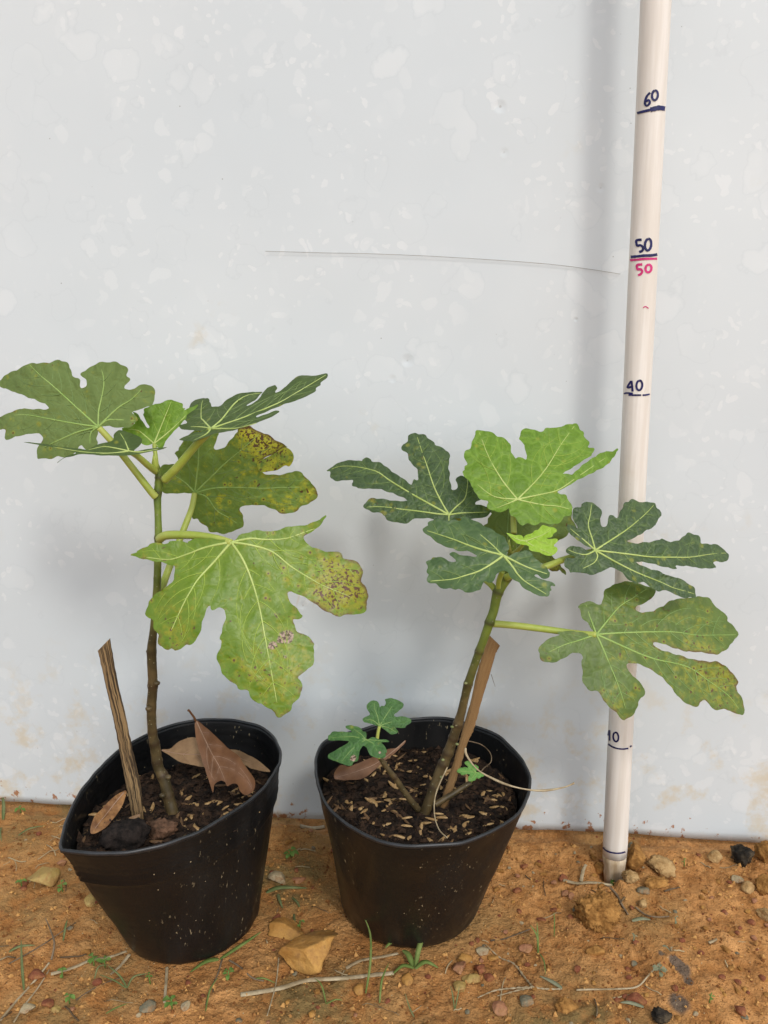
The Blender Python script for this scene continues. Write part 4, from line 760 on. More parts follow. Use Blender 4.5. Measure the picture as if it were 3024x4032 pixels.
SH2 = px(PB, [(850, 860), (900, 830), (960, 795), (1020, 755), (1085, 715)])
stem(figB, [(x, y, 24 - i) for i, (x, y) in enumerate(SH2)], [.519, .521, .524, .527, .530], [], 'side_shoot', .10, .35)
B10 = [(795, 545), (810, 500), (850, 460), (850, 410), (800, 370), (760, 350), (720, 370), (690, 320), (640, 290), (600, 260), (560, 255), (480, 285), (490, 340), (540, 380), (575, 410), (560, 435), (500, 425), (460, 420), (430, 435), (340, 430), (310, 470), (270, 530), (300, 560), (370, 590), (400, 640), (470, 630), (540, 600), (620, 610), (630, 630), (580, 690), (575, 750), (600, 800), (700, 785), (770, 775), (810, 720), (870, 740), (920, 690), (990, 660), (1015, 630), (990, 590), (920, 560), (830, 555)]
leaf(figB, 'leaf', Z12, B10, (785, 552), [[(500, 540), (300, 535)], [(620, 400), (530, 310)], [(720, 660), (640, 760)], [(900, 620)]], .526, (-.1, -.7, .7), M['leaf_tiny'], M['vein_green'], seed=33, k=(6, 6, 0), vr=.0003, step=.0012, quilt=.0002, serr=.0003, ripple=.0005, second=False, label='tiny pale green leaf at the foot of the stake')
petiole(figB, [(1851, 3084), (1866, 3060), (1873, 3042)], .530, .527, .0008, .0007)

# ------------------------------------------------------------------ bamboo stakes
def stake(name, label, left, right, yb, yt, thick, mat, seed, dip=.02, splinters=0):
    """left/right: matching photo points of the two edges, bottom to top"""
    n = len(left); V = []; Fc = []; uvc = []; K = 8; sub = 14; rows = []
    Lp = crom([on_y(x, y, yb + (yt - yb) * i / (n - 1)) for i, (x, y) in enumerate(left)], sub); Rp = crom([on_y(x, y, yb + (yt - yb) * i / (n - 1)) for i, (x, y) in enumerate(right)], sub)
    d0 = (Lp[0] - Lp[1]).normalized(); Lp.insert(0, Lp[0] + d0 * dip); Rp.insert(0, Rp[0] + (Rp[0] - Rp[1]).normalized() * dip)
    m_ = len(Lp)
    for i in range(m_):
        a = Lp[i]; b = Rp[i]; ax = (b - a); wd = ax.length; nrm = Vector((ax.y, -ax.x, 0)).normalized()
        if nrm.y > 0: nrm = -nrm
        jag = .0006
        for k in range(2 * K):
            if k < K: f = k / (K - 1); o_ = nrm * (thick * (.25 + .75 * math.sin(math.pi * f) ** .5))
            else: f = 1 - (k - K) / (K - 1); o_ = -nrm * thick * .35
            gro = jag * noise.noise(Vector((f * 9 + seed, i * .12, k // K * 4.0)))
            V.append(a + ax * f + o_ + nrm * gro + ax.normalized() * .0005 * noise.noise(Vector((i * .5, seed, f * 2))))
            uvc.append((k / (2 * K) * .03 * 2, i / m_ * .2 + f * .001))
    W2 = 2 * K
    for i in range(m_ - 1):
        for k in range(W2):
            a = i * W2 + k; b = i * W2 + (k + 1) % W2; Fc.append((a, a + W2, b + W2, b))
    Fc.append(tuple(range(W2))); Fc.append(tuple((m_ - 1) * W2 + k for k in range(W2 - 1, -1, -1)))
    o = obj(name, V, Fc, M[mat]); uvs(o, [(u * 16, v_ * 5) for u, v_ in uvc]); return o
lA = px(PA, [(505, 1195), (478, 1050), (440, 860), (395, 620), (345, 400), (295, 175)])
rA = px(PA, [(574, 1180), (556, 1010), (515, 830), (465, 590), (412, 360), (366, 102)])
oA = stake('bamboo_stake', 'split bamboo stake with dark stains, standing left of the upright sapling', lA, rA, .505, .518, .0024, 'bamboo_stained', 2)
tag(oA, 'split bamboo stake with dark stains, standing left of the upright sapling', 'stake', 'bamboo stakes in the pots')
lB = px(PB, [(898, 812), (960, 620), (1000, 480)]) + px(Z14, [(360, 2130), (455, 1800), (520, 1500), (600, 1230), (668, 1036)])
rB = px(PB, [(962, 780), (1015, 620), (1060, 460)]) + px(Z14, [(490, 2120), (580, 1790), (660, 1530), (735, 1270), (790, 1156)])
oB = stake('bamboo_stake', 'clean reddish split bamboo stake leaning behind the right sapling', lB, rB, .530, .541, .0024, 'bamboo_raw', 5)
tag(oB, 'clean reddish split bamboo stake leaning behind the right sapling', 'stake', 'bamboo stakes in the pots')
spl = obj('splinter', *tube([on_y(1934, 2655, .533), on_y(1942, 2680, .531), on_y(1950, 2704, .530)], [.00025, .0002, .0001], 5), M['straw_dark'], None)
Msp = spl.matrix_world.copy(); spl.parent = oB; spl.location = Vector(spl.location) - Vector(oB.location)

# ------------------------------------------------------------------ measuring stick
SR = .01035
stick = thing('measuring_stick', 'cream white measuring stick with handwritten centimetre marks, pushed into the clay', 'measuring stick', STICK0 - SDIR * .02)
def stick_pt(t): return STICK0 + SDIR * t
ts = list(np.linspace(-.0005, .98, 90)); 
V, Fc = tube([stick_pt(t) for t in ts], [SR * (1 - .006 + .006 * math.sin(t * 31) + (.012 if abs(t - .012) < .004 else 0)) for t in ts], 40)
obj('pole', V, Fc, M['stick_paint'], stick)
V, Fc = tube([stick_pt(t) for t in (-.035, -.03, -.02, -.012, -.006, -.0006)], [SR * k_ for k_ in (.72, .78, .84, .88, .92, .93)], 18, wob=.22)
obj('whittled_foot', V, Fc, M['stick_wood'], stick)
def on_stick(x, y, lift=.00022):
    d = ray(x, y).normalized(); u = d.cross(SDIR); w0 = (CAM - STICK0).cross(SDIR); r = SR * 1.004 + lift
    A_ = u.dot(u); B_ = 2 * u.dot(w0); C_ = w0.dot(w0) - r * r; D_ = B_ * B_ - 4 * A_ * C_
    t = (-B_ - math.sqrt(max(D_, 0))) / (2 * A_); return CAM + d * t
def ink(pts, wpx, mat, name='ink_mark'):
    """a felt pen stroke laid on the round surface"""
    P2 = crom([Vector((x, y)) for x, y in pts], 6); V = []; Fc = []; n = len(P2)
    for i, q in enumerate(P2):
        t = (P2[min(i + 1, n - 1)] - P2[max(i - 1, 0)]).normalized(); nn_ = Vector((-t.y, t.x)); w_ = wpx * (.5 + .12 * noise.noise(Vector((i * .6, q.x, 0))))
        for k in (-1, 0, 1): V.append(on_stick(q.x + nn_.x * w_ * k, q.y + nn_.y * w_ * k))
    for i in range(n - 1):
        for k in range(2): a = i * 3 + k; Fc.append((a, a + 1, a + 4, a + 3))
    return V, Fc
def num(z, strokes, w_, mat, name, label=None): tag(obj(name, *merge([ink(px(z, s_), w_ * z[2], mat) for s_ in strokes]), M[mat], stick), label)
def o_(cx, cy, rx, ry, rot=0, n=12): return [(cx + rx * math.cos(a) * math.cos(rot) - ry * math.sin(a) * math.sin(rot), cy + rx * math.cos(a) * math.sin(rot) + ry * math.sin(a) * math.cos(rot)) for a in [-1.8 + 2 * math.pi * i / n for i in range(n + 1)]]
num(ST, [[(468, 474), (452, 492), (443, 515), (442, 532), (450, 541), (462, 534), (467, 522), (460, 513), (446, 520)], o_(493, 488, 15, 25, .12)], 12, 'ink_blue', 'pen_numeral', 'blue handwritten 60')
num(ST, [[(425, 1228), (398, 1232), (402, 1258), (418, 1256), (432, 1268), (428, 1284), (412, 1291)], o_(458, 1253, 16, 30, .12)], 13, 'ink_blue', 'pen_numeral', 'blue handwritten 50')
num(ST, [[(428, 1354), (402, 1358), (404, 1380), (418, 1378), (428, 1390), (420, 1404), (406, 1410)], o_(460, 1375, 15, 20, .2)], 12, 'ink_pink', 'pen_numeral', 'pink handwritten 50')
num(ST, [[(370, 1952), (352, 1984), (376, 1980)], [(372, 1950), (376, 1980), (378, 2006)], o_(413, 1974, 15, 25, .1)], 11, 'ink_blue', 'pen_numeral', 'blue handwritten 40')
num(SB, [[(428, 655), (440, 610), (442, 700)], o_(497, 668, 23, 40, -.1)], 15, 'ink_blue', 'pen_numeral', 'blue handwritten 10 at the edge')
num(ST, [[(401, 580), (425, 573), (450, 567), (475, 561)]], 13, 'ink_blue', 'tick_mark'); num(ST, [[(470, 562), (490, 557), (515, 552), (545, 556)]], 24, 'ink_blue', 'tick_mark')
num(ST, [[(368, 1316), (400, 1313), (440, 1309), (475, 1308), (505, 1303)]], 14, 'ink_blue', 'tick_mark'); num(ST, [[(365, 1333), (400, 1330), (440, 1326), (504, 1325)]], 12, 'ink_pink', 'tick_mark')
num(ST, [[(333, 2017), (350, 2013), (380, 2016)], [(357, 2023), (390, 2024), (422, 2024)], [(430, 2024), (448, 2023), (466, 2019)]], 9, 'ink_blue', 'tick_mark')
num(ST, [[(432, 1577), (445, 1570), (460, 1580)]], 5, 'ink_pink', 'pen_smudge')
num(SB, [[(430, 728), (460, 750), (510, 768), (560, 773), (607, 767)], [(622, 756), (634, 742)]], 13, 'ink_blue', 'tick_mark')
num(SB, [[(384, 1630), (410, 1655), (450, 1672), (500, 1680), (545, 1678), (580, 1668)]], 13, 'ink_blue', 'tick_mark')

# ------------------------------------------------------------------ dead leaves and debris in the pots
def dead(label, zc, outline, tip, veins, y, n, mat, seed, group=None, **kw):
    t_ = thing('dead_leaf', label, 'dead leaf', on_y(*px(zc, [tip])[0], y))
    if group: t_['group'] = group
    leaf(t_, 'blade', zc, outline, tip, veins, y, n, M[mat], M['dead_vein'], seed=seed, second=kw.pop('second', True), serr=.0002, **kw); return t_
D1 = [(905, 612), (930, 625), (960, 650), (1030, 710), (1100, 780), (1170, 830), (1200, 880), (1260, 960), (1275, 1000), (1260, 1050), (1215, 1075), (1180, 1050), (1165, 1010), (1130, 1005), (1100, 1020), (1085, 995), (1060, 985), (1020, 1010), (1010, 1060), (990, 1000), (960, 910), (935, 830), (910, 740), (898, 650)]
t1 = dead('brown dead leaf with its stalk pointing up, lying in the pinched pot', PA, D1, (905, 612), [[(960, 730), (1005, 820), (1050, 900), (1085, 985)]], .556, (-.25, -.80, .55), 'dead_leaf', 41, k=(0, 0, 0), fold=((.5, -.86), .30), ripple=.001, vr=.0006)
obj('stalk', *tube([on_y(*px(PA, [q])[0], .556 - .001 * i) for i, q in enumerate([(908, 625), (890, 590), (862, 552), (856, 548)])], [.0011, .0009, .0008, .0010], 8), M['dead_leaf'], t1)
D2 = [(690, 795), (740, 790), (780, 760), (820, 735), (890, 718), (930, 740), (980, 790), (1060, 800), (1150, 795), (1250, 840), (1320, 885), (1365, 930), (1330, 930), (1250, 915), (1200, 890), (1080, 900), (960, 905), (880, 890), (800, 870), (740, 830)]
dead('pale grey-brown dead leaf lying under the upright brown leaf', PA, D2, (690, 797), [[(800, 820), (950, 825), (1150, 840), (1340, 915)]], .558, (.12, -.50, .85), 'dead_leaf_grey', 42, k=(0, 0, 0), ripple=.0012, vr=.0005, fold=((.99, -.15), .15))
D3 = [(245, 1312), (268, 1215), (330, 1150), (390, 1090), (462, 1048), (466, 1080), (440, 1150), (400, 1210), (350, 1270), (300, 1306)]
dead('orange-brown crinkled dead leaf against the left side of the pinched pot', PA, D3, (455, 1060), [[(380, 1150), (300, 1250), (262, 1300)]], .500, (.40, -.42, .80), 'dead_leaf_orange', 43, k=(0, 0, 0), ripple=.0022, rip_f=70, vr=.0005)
D4 = [(445, 1275), (470, 1235), (500, 1210), (555, 1196), (545, 1225), (515, 1262), (470, 1275)]
dead('small tan leaf scrap at the foot of the stained stake', PA, D4, (552, 1198), [[(500, 1235), (450, 1272)]], .493, (0, -.45, .9), 'dead_leaf_grey', 44, k=(8, 8, 0), ripple=.0008, vr=.0003, second=False, step=.0015)
D5 = [(193, 688), (200, 640), (240, 603), (290, 612), (350, 590), (420, 560), (470, 540), (540, 500), (600, 490), (625, 470), (660, 440), (645, 468), (600, 512), (560, 545), (500, 592), (440, 650), (380, 690), (300, 700), (230, 698)]
dead('curled brown dead leaf under the side shoot in the round pot', PB, D5, (655, 445), [[(560, 525), (450, 600), (320, 650), (210, 680)]], .556, (-.05, -.72, .70), 'dead_leaf', 45, k=(0, 0, 0), ripple=.0015, rip_f=60, vr=.0005, fold=((.88, .47), -.5))

# rocks and clods ------------------------------------------------------------------
def rock_mesh(name, size, mat, seed, crumble=0.0, facets=7, sub=3):
    rg = random.Random(seed); bm = bmesh.new(); bmesh.ops.create_icosphere(bm, subdivisions=sub, radius=1)
    pl = [(Vector((rg.gauss(0, 1), rg.gauss(0, 1), rg.gauss(0, .8))).normalized(), rg.uniform(.42, .74)) for _ in range(facets)]
    for v_ in bm.verts:
        c_ = v_.co.copy()
        for nn_, d in pl:
            k = c_.dot(nn_)
            if k > d: c_ -= nn_ * (k - d)
        f = 1 + .09 * noise.noise(c_ * 2.2 + Vector((seed, 0, 0))) + .035 * noise.noise(c_ * 7 + Vector((seed, 5, 0)))
        if crumble: f += crumble * (.55 * noise.noise(c_ * 3.0 + Vector((seed, 1, 0))) + .75 * abs(noise.noise(c_ * 8 + Vector((seed, 2, 0)))) + .5 * noise.noise(c_ * 17 + Vector((0, seed, 0))) + .3 * noise.noise(c_ * 34 + Vector((0, 0, seed))))
        c_ *= f; v_.co = Vector((c_.x * size[0], c_.y * size[1], c_.z * size[2]))
    for ax in range(3):                                            # bring the cut-down shape back to the asked size
        lo = min(v_.co[ax] for v_ in bm.verts); hi = max(v_.co[ax] for v_ in bm.verts)
        for v_ in bm.verts: v_.co[ax] = ((v_.co[ax] - lo) / (hi - lo) * 2 - 1) * size[ax]
    zmin = min(v_.co.z for v_ in bm.verts)
    m_ = bpy.data.meshes.new(name); bm.to_mesh(m_); bm.free(); m_.materials.append(M[mat])
    m_.polygons.foreach_set('use_smooth', [crumble == 0 and sub > 2] * len(m_.polygons)); 
    if sub > 2: m_.polygons.foreach_set('use_smooth', [True] * len(m_.polygons))
    m_['zmin'] = zmin; return m_
def put_rock(name, label, cat, zc, pos, wpx, hpx, mat, seed, crumble=0, rot=None, sink=.25, depth=.8, surf=None, group=None, sub=3, facets=7):
    """pos = crop position of the stone's middle; seen at ~40 degrees from above"""
    x, y = px(zc, [pos])[0]; w_ = wpx * zc[2]; h_ = hpx * zc[2]
    zs_ = 0.0 if surf is None else surf[0]
    p = on_z(x, y + h_ * .18, zs_); s_ = mm_per_px(p)
    sx = w_ * s_ / 2; sz_ = max((.52 if crumble else .36) * h_ * s_, .0012) ; sy = max(h_ * s_ * depth * .62, sx * .35)
    m_ = rock_mesh(name, (sx, sy, sz_), mat, seed, crumble, facets, sub); o = bpy.data.objects.new(name, m_); link(o)
    gzv = gz(p.x, p.y) if surf is None else surf[1](p.x, p.y)
    o.location = (p.x, p.y, gzv - m_['zmin'] * (1 - 2 * sink)); o.rotation_euler = (0, 0, rot if rot is not None else random.uniform(-.4, .4))
    return tag(o, label, cat, group)
put_rock('rock', 'large wedge-shaped orange rock between the two pots', 'rock', GL, (1335, 768), 262, 205, 'rock_orange', 103, rot=.15, sink=.12, sub=4, facets=9)
put_rock('rock', 'flat orange slab half buried behind the large orange rock', 'rock', GL, (1250, 655), 170, 110, 'rock_orange', 12, sink=.42, sub=4)
put_rock('rock', 'pale yellow angular stone left of the pinched pot', 'rock', GL, (195, 455), 130, 112, 'rock_yellow', 21, sink=.15, sub=4, facets=9)
put_rock('rock', 'ochre stone half hidden behind the pinched pot at left', 'rock', GL, (398, 560), 60, 70, 'rock_yellow', 22, sink=.25)
STN = [(GL, (165, 868), 92, 52, 'rock_red', 'dark red stone near the dry twigs at lower left'), (GL, (208, 990), 55, 45, 'rock_red', 'small rounded red-brown stone at bottom left'),
       (GL, (122, 1018), 70, 45, 'rock_pale', 'pale grey stone at the bottom left corner'), (GL, (803, 1024), 32, 50, 'rock_pale', 'white oval pebble below the pinched pot'),
       (GL, (270, 388), 45, 35, 'rock_pink', 'pinkish stone by the tip of the pinched rim'), (GL, (1200, 442), 90, 55, 'rock_pale', 'pale crumbly stone between the pots near the wall'),
       (GL, (1290, 445), 60, 40, 'rock_pink', 'pink-brown stone between the pots near the wall'), (GL, (1195, 620), 34, 40, 'rock_red', 'deep red chip beside the orange slab'), (GL, (245, 1015), 45, 32, 'rock_yellow', 'ochre stone fragment at bottom left'),
       (GL, (1550, 940), 45, 55, 'rock_orange', 'upright orange stone below the long straw'), (GL, (640, 1010), 70, 60, 'rock_grey', 'mossy flat stone below the pinched pot'),
       (GR, (320, 830), 55, 76, 'rock_pink', 'pink stone in the cluster below the round pot'), (GR, (350, 785), 66, 60, 'rock_orange', 'orange stone at the back of the cluster below the round pot'),
       (GR, (376, 868), 84, 50, 'rock_yellow', 'tan flat stone at the front of the cluster below the round pot'), (GR, (418, 832), 46, 52, 'rock_red', 'brown stone in the cluster below the round pot'),
       (GR, (455, 868), 46, 44, 'rock_red', 'small dark red stone at the right of the cluster'), (GR, (425, 752), 56, 42, 'rock_pale', 'pale rounded stone touching the round pot base'),
       (GR, (472, 775), 50, 36, 'rock_orange', 'orange-brown stone beside the pale rounded stone'), (GR, (500, 1012), 72, 62, 'rock_pink', 'salmon stone at the bottom beside the grass seed heads'),
       (GR, (1088, 982), 92, 62, 'rock_red', 'red-brown flat stone near the bottom right straw'), (GR, (1535, 1052), 44, 62, 'rock_red', 'dark red stone at the bottom right corner'),
       (GR, (1456, 910), 30, 26, 'rock_red', 'small red pebble right of the ash stain'), (GR, (1525, 922), 32, 28, 'rock_red', 'small red pebble near the right edge'), (GR, (1342, 1068), 24, 22, 'rock_pale', 'white chip at the bottom near the charred lump'),
       (GR, (773, 440), 46, 50, 'rock_red', 'red-brown oval stone left of the measuring stick'), (GR, (782, 510), 32, 36, 'rock_pink', 'left one of the paired pink pebbles below the straw'), (GR, (808, 516), 32, 38, 'rock_pink', 'right one of the paired pink pebbles below the straw'),
       (GR, (605, 383), 34, 26, 'rock_red', 'small red pebble near the wall right of the round pot'), (GR, (575, 490), 40, 34, 'rock_red', 'brown pebble right of the round pot'), (GR, (732, 573), 30, 22, 'rock_red', 'red pebble left of the crumbly clod'),
       (GR, (680, 607), 44, 24, 'rock_red', 'flat red chip left of the crumbly clod'), (GR, (835, 578), 44, 34, 'rock_grey', 'greenish pebble touching the crumbly clod'), (GR, (1116, 527), 58, 40, 'rock_grey', 'greenish grey stone below the stick among the clods'),
       (GR, (100, 888), 50, 62, 'rock_orange', 'orange stone beside the weed under the round pot'), (GR, (612, 742), 60, 44, 'rock_pink', 'brown-pink stone by the small grass tuft'), (GR, (325, 915), 56, 50, 'rock_yellow', 'mossy ochre stone below the stone cluster'),
       (GR, (1035, 462), 60, 34, 'rock_pale', 'pale flat stone at the foot of the measuring stick'), (GR, (1080, 315), 52, 46, 'rock_grey', 'grey-green flat stone right behind the measuring stick'), (GR, (1525, 468), 54, 40, 'rock_pale', 'pale rounded pebble at right near the wall'),
       (GR, (612, 990), 64, 50, 'rock_grey', 'mossy lump at the bottom centre right')]
for i, (zc, p_, w_, h_, mt, lb) in enumerate(STN):
    put_rock('stone', lb, 'stone', zc, p_, w_, h_, mt, 200 + i * 3, sink=.22)
CLD = [((930, 612), 215, 175, 'clod', 'big crumbly clay clod in front of the measuring stick', .34, 5), ((1190, 420), 125, 95, 'clod_pale', 'pale crumbly clod right of the measuring stick', .30, 4), ((1165, 500), 120, 75, 'clod', 'dark crumbly clod below the pale clod by the stick', .32, 4),
       ((1075, 392), 80, 110, 'clod', 'cracked clay lump touching the right of the stick foot', .25, 4), ((1425, 358), 66, 56, 'clod_pale', 'pale clod near the wall at right', .3, 3), ((1548, 368), 95, 95, 'char', 'grey-black weathered chunk near the wall at right', .28, 4),
       ((1640, 350), 80, 100, 'clod', 'clay clod at the right edge next to the wall', .3, 4), ((1640, 500), 70, 90, 'clod', 'low clay clod at the right edge', .3, 4), ((1648, 612), 80, 60, 'clod_pale', 'pale clay clod at the right edge below the others', .3, 4), ((1570, 505), 60, 50, 'clod_pale', 'small pale clod at right beside the rounded pebble', .3, 3),
       ((915, 765), 84, 44, 'clod', 'flat clay clod below the big crumbly clod', .25, 3), ((1060, 490), 80, 60, 'clod_pale', 'crumbled pale clay below the stick foot', .35, 4), ((930, 390), 52, 52, 'clod', 'clay lump at the left of the stick foot', .3, 3), ((1112, 572), 44, 40, 'clod_pale', 'small yellow clay lump right of the big clod', .3, 3), ((1195, 1062), 90, 70, 'char', 'charred lump at the bottom right', .3, 4), ((790, 1010), 110, 70, 'clod', 'broken clay patch at the bottom, right of centre', .3, 4)]
for i, (p_, w_, h_, mt, lb, cr, sb) in enumerate(CLD):
    put_rock('clay_clod', lb, 'clod', GR, p_, w_, h_, mt, 400 + i * 5, crumble=cr, sink=.2, sub=sb, facets=4)
put_rock('soil_clod', 'dark crumbly peat lump at the front of the pinched pot', 'clod', PA, (470, 1350), 310, 190, 'soil_dark', 77, crumble=.3, sink=.16, sub=4, facets=3, surf=(.118, szA), depth=.9)
put_rock('soil_clod', 'brown crumpled leafy lump beside the peat lump', 'clod', PA, (690, 1325), 210, 120, 'soil_brown', 78, crumble=.35, sink=.2, sub=4, facets=3, surf=(.114, szA), depth=.9)
# pebbles that nothing tells apart, and grit nobody could count
PM = [rock_mesh('pebble', (.0022 * a, .0019 * a, .0013 * a), mt, 600 + i, .12, 6, 2) for i, (mt, a) in enumerate([('rock_red', 1), ('rock_red', 1.3), ('rock_orange', 1.2), ('clod', 1.5), ('rock_pink', 1), ('rock_grey', 1.1), ('rock_pale', .8), ('clod', 1)])]
for m_ in PM: m_.polygons.foreach_set('use_smooth', [True] * len(m_.polygons))
rg = random.Random(31); n = 0
def free(x, y): return y < wall_y(x) - .012 and math.hypot(x + .157, y - .546) > .064 and math.hypot(x - .0215, y - .565) > .067
while n < 240:
    x = rg.uniform(-.34, .34); y = rg.uniform(.43, .70)
    if not free(x, y) or rg.random() > (.45 + .55 * (x > .05)): continue
    m_ = rg.choice(PM); o = link(bpy.data.objects.new('pebble', m_)); k = rg.uniform(.55, 1.25); o.scale = (k, k, k)
    o.location = (x, y, gz(x, y) - m_['zmin'] * k * .45); o.rotation_euler = (0, 0, rg.uniform(0, 6.28)); n += 1
    tag(o, 'small brown pebble scattered on the clay ground', 'pebble', 'small pebbles scattered on the clay')
parts = []
for _ in range(9500):
    x = rg.uniform(-.36, .36); y = rg.uniform(.42, .72)
    if not free(x, y): continue
    r = (rg.uniform(.0003, .0012) if rg.random() < .85 else rg.uniform(.001, .0026)) * rg.uniform(.5, 1); c_ = Vector((x, y, gz(x, y) + r * .4)); j = lambda: rg.uniform(.6, 1.4) * r; a = rg.uniform(0, 6.28)
    ux = Vector((math.cos(a), math.sin(a), 0)); uy = Vector((-math.sin(a), math.cos(a), 0)); uz = Vector((0, 0, 1))
    parts.append(([c_ + ux * j(), c_ - ux * j(), c_ + uy * j(), c_ - uy * j(), c_ + uz * j(), c_ - uz * r], [(0, 2, 4), (2, 1, 4), (1, 3, 4), (3, 0, 4), (2, 0, 5), (1, 2, 5), (3, 1, 5), (0, 3, 5)]))
M['grit'] = plain('grit', (.19, .075, .022), (.54, .29, .095), 55, .9, .15, .3, lo=.42, hi=.58)
tag(obj('grit', *merge(parts), M['grit'], None, smooth=False), 'fine clay grit strewn over the ground', None, kind='stuff')

parts = []
for _ in range(150):
    x = rg.uniform(-.36, .30) if rg.random() < .75 else rg.uniform(-.36, 0); y = rg.uniform(.43, .70)
    if not free(x, y): continue
    a = rg.uniform(0, 3.14); L = rg.uniform(.004, .024); b_ = rg.uniform(-.6, .6); P_ = []; q = Vector((x, y, 0))
    for i in range(5):
        P_.append(Vector((q.x, q.y, gz(q.x, q.y) + .0006 + rg.uniform(0, .0012)))); q = q + Vector((math.cos(a), math.sin(a), 0)) * L / 4; a += b_ / 4
    if free(q.x, q.y): parts.append(tube(P_, [rg.uniform(.0002, .0006)] * 5, 5))
M['litter'] = plain('litter', (.10, .065, .035), (.42, .32, .18), 9, .75, .2, .3, lo=.45, hi=.55)
tag(obj('straw_litter', *merge(parts), M['litter'], None), 'fine dry fibres and rootlets strewn over the clay', None, kind='stuff')

# ------------------------------------------------------------------ straw, twigs, grass and weeds
def gpt(zc, q, h=.001): 
    p = on_z(*px(zc, [q[:2]])[0], 0); return Vector((p.x, p.y, gz(p.x, p.y) + (q[2] if len(q) > 2 else h)))
def straw(name, label, cat, zc, pts, wpx, mat, taper=.8, flat=.45, group=None, k=8):
    P = crom([gpt(zc, q, .0012) for q in pts], k); r = wpx * zc[2] * mm_per_px(P[0]) / 2
    o = obj(name, *tube(P, [r * (1 - (1 - taper) * i / (len(P) - 1)) for i in range(len(P))], 8, flat, up=Vector((0, 0, 1)), wob=.25), M[mat]); return tag(o, label, cat, group)
def blade_geo(P, w_, fold=.35):
    """grass blade: tapering V-folded ribbon with a little thickness"""
    P = crom(P, 7); n = len(P); V = []; Fc = []
    for i, p in enumerate(P):
        t = (P[min(i + 1, n - 1)] - P[max(i - 1, 0)]).normalized(); sd_ = t.cross(Vector((0, -.5, .86)));
        if sd_.length < .1: sd_ = Vector((1, 0, 0))
        sd_.normalize(); up = sd_.cross(t).normalized(); f = i / (n - 1); ww = w_ * (math.sin(math.pi * (.12 + .86 * f ** .8)) ** .8)
        V += [p - sd_ * ww + up * ww * fold, p - up * .00015, p + sd_ * ww + up * ww * fold, p - up * .0003]
    for i in range(n - 1):
        a = i * 4; b = a + 4
        Fc += [(a, a + 1, b + 1, b), (a + 1, a + 2, b + 2, b + 1), (a + 2, a + 3, b + 3, b + 2), (a + 3, a, b, b + 3)]
    return V, Fc
def tuft(name, label, cat, zc, blades, mat, group=None):
    """blades: (width px, [(x, y, height m)...]) sharing one root"""
    root = gpt(zc, blades[0][1][0], 0); t_ = thing(name, label, cat, root, group)
    for w_, pts in blades:
        P = [gpt(zc, q, .002) for q in pts]; obj('blade', *blade_geo(P, .68 * w_ * zc[2] * mm_per_px(P[0]) / 2), M[mat], t_)
    return t_
def seedling(label, zc, pos, spread, nl, mat, seed, h=.008, name='weed_seedling'):
    """a little broad-leaved weed: stem and paired oval leaves"""
    rg = random.Random(seed); p0 = gpt(zc, pos, 0); t_ = thing(name, label, 'weed', p0, 'broad-leaved weed seedlings'); r = spread * zc[2] * mm_per_px(p0) / 2
    top = p0 + Vector((rg.uniform(-.001, .001), 0, h)); obj('stem', *tube([p0 - Vector((0, 0, .002)), (p0 + top) / 2, top], [.0006, .0005, .0004], 6), M[mat], t_)
    for k in range(nl):
        a = 2 * math.pi * k / nl + rg.uniform(-.35, .35); L = r * rg.uniform(.75, 1.15); d = Vector((math.cos(a), math.sin(a), 0)); b_ = top - Vector((0, 0, rg.uniform(0, h * .5)))
        V = []; Fc = []; n = 8; sd_ = Vector((-d.y, d.x, 0)); kw_ = rg.uniform(.24, .34); dr_ = rg.uniform(.2, .75); L *= .8
        for i in range(n):
            f = i / (n - 1); w_ = L * kw_ * (math.sin(math.pi * max(0, min(1, (f - .18) / .82))) ** .8 + .10); c_ = b_ + d * L * (.05 + .95 * f) + Vector((0, 0, L * (.35 * f - dr_ * f * f)))
            V += [c_ - sd_ * w_ + Vector((0, 0, w_ * .3)), c_, c_ + sd_ * w_ + Vector((0, 0, w_ * .3))]
        for i in range(n - 1):
            q = i * 3; Fc += [(q, q + 1, q + 4, q + 3), (q + 1, q + 2, q + 5, q + 4)]
        obj('leaf', V, Fc, M[mat], t_)
    return t_
straw('straw', 'long flat pale straw lying below the orange rock', 'straw', GL, [(1040, 968), (1200, 938), (1330, 915), (1480, 895), (1700, 872)], 24, 'straw', .9)
straw('straw', 'tan straw running left from the foot of the pinched pot', 'straw', GL, [(222, 880), (310, 855), (400, 822), (470, 795), (548, 765)], 18, 'straw', .7)
straw('twig', 'long thin pale twig at the lower left corner', 'twig', GL, [(0, 1062), (70, 985), (140, 910), (215, 832)], 12, 'straw', .8, .8)
straw('twig', 'second thin twig at lower left, crossing the corner steeply', 'twig', GL, [(60, 1075), (110, 1000), (165, 930), (215, 850)], 8, 'straw', .8, .8)
straw('twig', 'dark twig tangle at left, bending upward', 'twig', GL, [(225, 825, .003), (240, 780, .008), (225, 730, .011), (205, 695, .014)], 10, 'straw_dark', .4, .8)
straw('twig', 'dark root fibre crossing the left ground', 'twig', GL, [(40, 830), (120, 790), (200, 745), (280, 690), (330, 655)], 7, 'straw_dark', .6, .8)
straw('straw', 'short straw right of the orange rock', 'straw', GL, [(1495, 838), (1560, 815), (1659, 788), (1720, 775)], 16, 'straw', .8)
straw('straw', 'flat straw lying at the wall between the pots', 'straw', GL, [(1300, 222), (1350, 208), (1400, 195)], 24, 'straw', .9)
straw('twig', 'reddish twig below the pinched pot', 'twig', GL, [(960, 800), (940, 870), (905, 950), (890, 1020)], 8, 'straw_dark', .7, .8)
